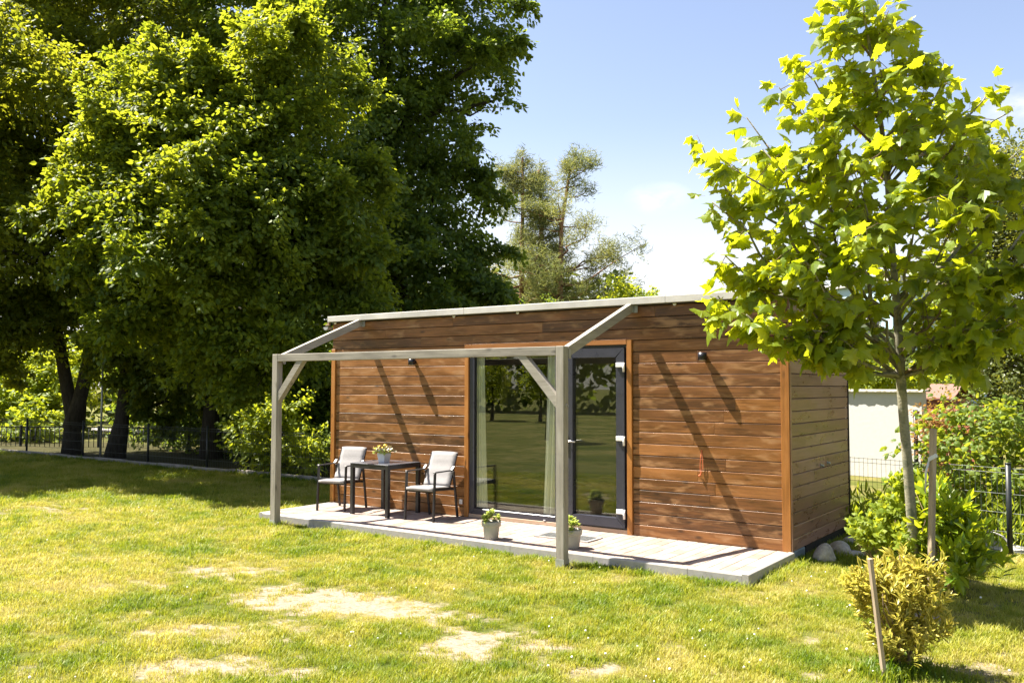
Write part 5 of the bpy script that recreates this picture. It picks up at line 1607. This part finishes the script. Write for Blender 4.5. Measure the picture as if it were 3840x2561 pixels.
def grass_points():
    px, py, sc, dr = [], [], [], []
    C = np.array(CAMPOS[:2]); f = unit(np.array((FW.x, FW.y))); r = unit(np.array((RT.x, RT.y)))
    n = 120000
    # depth sampled so that density falls with distance
    u = G.random(n)
    d0, d1, e = 4.3, 26.0, 0.7
    d = (d0 ** e + u * (d1 ** e - d0 ** e)) ** (1 / e)
    lat = G.uniform(-1, 1, n) * (0.60 * d + 1.6)
    # thin lateral: keep uniform areal density at each depth
    keep = G.random(n) < 0.55
    d, lat = d[keep], lat[keep]
    x = C[0] + f[0] * d + r[0] * lat; y = C[1] + f[1] * d + r[1] * lat
    ok = ~((x > PX0 - 0.02) & (x < PX1 + 0.02) & (y > PY0 - 0.01) & (y < 0.1))
    ok &= ~((x > -CW) & (x < -0.05) & (y > -0.05) & (y < CD))
    ok &= ~((x < -0.5) & (y > 2.22))
    ok &= y < 6
    x, y, d = x[ok], y[ok], d[ok]
    b = bareness(x, y)
    thin = np.clip((b - 0.22) / 0.42, 0, 1)
    k = G.random(len(x)) > thin * 0.84
    x, y, d, b = x[k], y[k], d[k], b[k]
    s = (0.7 + 0.5 * G.random(len(x))) * (0.55 + 0.95 * fbm(x, y, 2.4, 70)) * np.maximum(1, (d / 8) ** 0.55) * (1 - 0.45 * np.clip(b / 0.5, 0, 1))
    dry = np.clip(b * 1.2, 0, 1) + (fbm(x, y, 5.0, 60) - 0.5) * 0.45
    px += [x]; py += [y]; sc += [s]; dr += [dry]
    # longer grass along edges that the mower misses
    def strip(x0, y0, x1, y1, n, w, s0, s1):
        t = G.random(n); 
        xx = x0 + (x1 - x0) * t; yy = y0 + (y1 - y0) * t
        c = fbm(xx * 1.0, yy * 1.0, 3.0, 90) > 0.42
        xx = xx + G.normal(size=n) * w; yy = yy + G.normal(size=n) * w
        px.append(xx[c]); py.append(yy[c]); sc.append(G.uniform(s0, s1, n)[c]); dr.append(np.full(c.sum(), -0.5))
    strip(-6.6, -1.365, 0.0, -1.365, 420, 0.015, 0.7, 1.7)
    strip(0.08, -1.3, 0.08, 0.0, 120, 0.015, 0.8, 1.8)
    strip(-22, 2.2, -7, 2.2, 400, 0.03, 1.4, 2.6)
    strip(0.1, 0.0, 0.3, 1.8, 160, 0.08, 1.0, 2.0)
    for (cx_, cy_) in ((-1.80, -1.49), (-6.06, -1.49), (1.25, -0.45), (1.55, -3.05), (1.64, -2.9), (1.5, -0.5)):
        strip(cx_ - 0.05, cy_ - 0.05, cx_ + 0.05, cy_ + 0.05, 40, 0.07, 1.1, 2.0)
    x = np.concatenate(px); y = np.concatenate(py); s = np.concatenate(sc); dry = np.concatenate(dr)
    ok = ~((x > PX0) & (x < PX1) & (y > PY0 - 0.005) & (y < 0.1))
    return x[ok], y[ok], s[ok], dry[ok]

def make_grass():
    x, y, s, dry = grass_points()
    n = len(x)
    print('tufts', n)
    z = gheight(x, y)
    me = bpy.data.meshes.new('grass')
    me.vertices.add(n)
    me.vertices.foreach_set('co', np.stack([x, y, z], 1).astype(np.float32).ravel())
    def attr(nm, ty, arr, key='value'):
        a = me.attributes.new(nm, ty, 'POINT'); a.data.foreach_set(key, np.ascontiguousarray(arr).ravel())
    attr('size', 'FLOAT', s.astype(np.float32))
    attr('dry', 'FLOAT', dry.astype(np.float32))
    attr('pick', 'INT', G.integers(0, 6, n).astype(np.int32))
    rot = np.stack([G.normal(size=n) * 0.12, G.normal(size=n) * 0.12, G.uniform(0, 6.28, n)], 1).astype(np.float32)
    attr('turn', 'FLOAT_VECTOR', rot, 'vector')
    o = link('grass', me)
    tag(o, 'mown lawn grass, green to straw coloured with bare sandy patches', 'grass', None, 'stuff')
    ng = bpy.data.node_groups.new('grass', 'GeometryNodeTree')
    ng.interface.new_socket('Geometry', in_out='INPUT', socket_type='NodeSocketGeometry')
    ng.interface.new_socket('Geometry', in_out='OUTPUT', socket_type='NodeSocketGeometry')
    gi = ng.nodes.new('NodeGroupInput'); go = ng.nodes.new('NodeGroupOutput')
    iop = ng.nodes.new('GeometryNodeInstanceOnPoints')
    jn = ng.nodes.new('GeometryNodeJoinGeometry')
    for t in reversed(make_tufts()):
        oi = ng.nodes.new('GeometryNodeObjectInfo'); oi.inputs['Object'].default_value = t; oi.inputs['As Instance'].default_value = True
        ng.links.new(oi.outputs['Geometry'], jn.inputs[0])
    def named(nm, ty):
        a = ng.nodes.new('GeometryNodeInputNamedAttribute'); a.data_type = ty; a.inputs['Name'].default_value = nm
        return a.outputs[0]
    ng.links.new(gi.outputs[0], iop.inputs['Points'])
    ng.links.new(jn.outputs[0], iop.inputs['Instance'])
    iop.inputs['Pick Instance'].default_value = True
    ng.links.new(named('pick', 'INT'), iop.inputs['Instance Index'])
    ng.links.new(named('turn', 'FLOAT_VECTOR'), iop.inputs['Rotation'])
    ng.links.new(named('size', 'FLOAT'), iop.inputs['Scale'])
    ng.links.new(iop.outputs[0], go.inputs[0])
    md = o.modifiers.new('grass', 'NODES'); md.node_group = ng
make_grass()

# white clover heads in the lawn
def clover():
    n = 190
    C = np.array(CAMPOS[:2]); f = unit(np.array((FW.x, FW.y))); r = unit(np.array((RT.x, RT.y)))
    d = G.uniform(4.6, 13, n * 3); lat = G.uniform(-0.6, 0.62, n * 3) * d
    x = C[0] + f[0] * d + r[0] * lat; y = C[1] + f[1] * d + r[1] * lat
    ok = ~((x > PX0 - 0.1) & (x < PX1 + 0.1) & (y > PY0 - 0.1)) & (y < 1.8) & ((fbm(x, y, 0.9, 5) > 0.53) | (x > 0.2)) & (bareness(x, y) < 0.2)
    x, y = x[ok][:n], y[ok][:n]
    bm = bmesh.new(); bmesh.ops.create_icosphere(bm, subdivisions=1, radius=1)
    tv = np.array([v.co[:] for v in bm.verts]); tt = np.array([[v.index for v in fc.verts] for fc in bm.faces]); bm.free()
    P = np.stack([x, y, gheight(x, y) + G.uniform(0.03, 0.055, len(x))], 1)
    V, T = leaf_geo(P, rand_unit(len(x)), rand_unit(len(x)), G.uniform(0.005, 0.010, len(x)), (tv, tt))
    o = tri_mesh('clover_flowers', V, T, 'white_petal', None, 'stuff')
    tag(o, 'white clover heads scattered in the lawn', 'flowers')
clover()
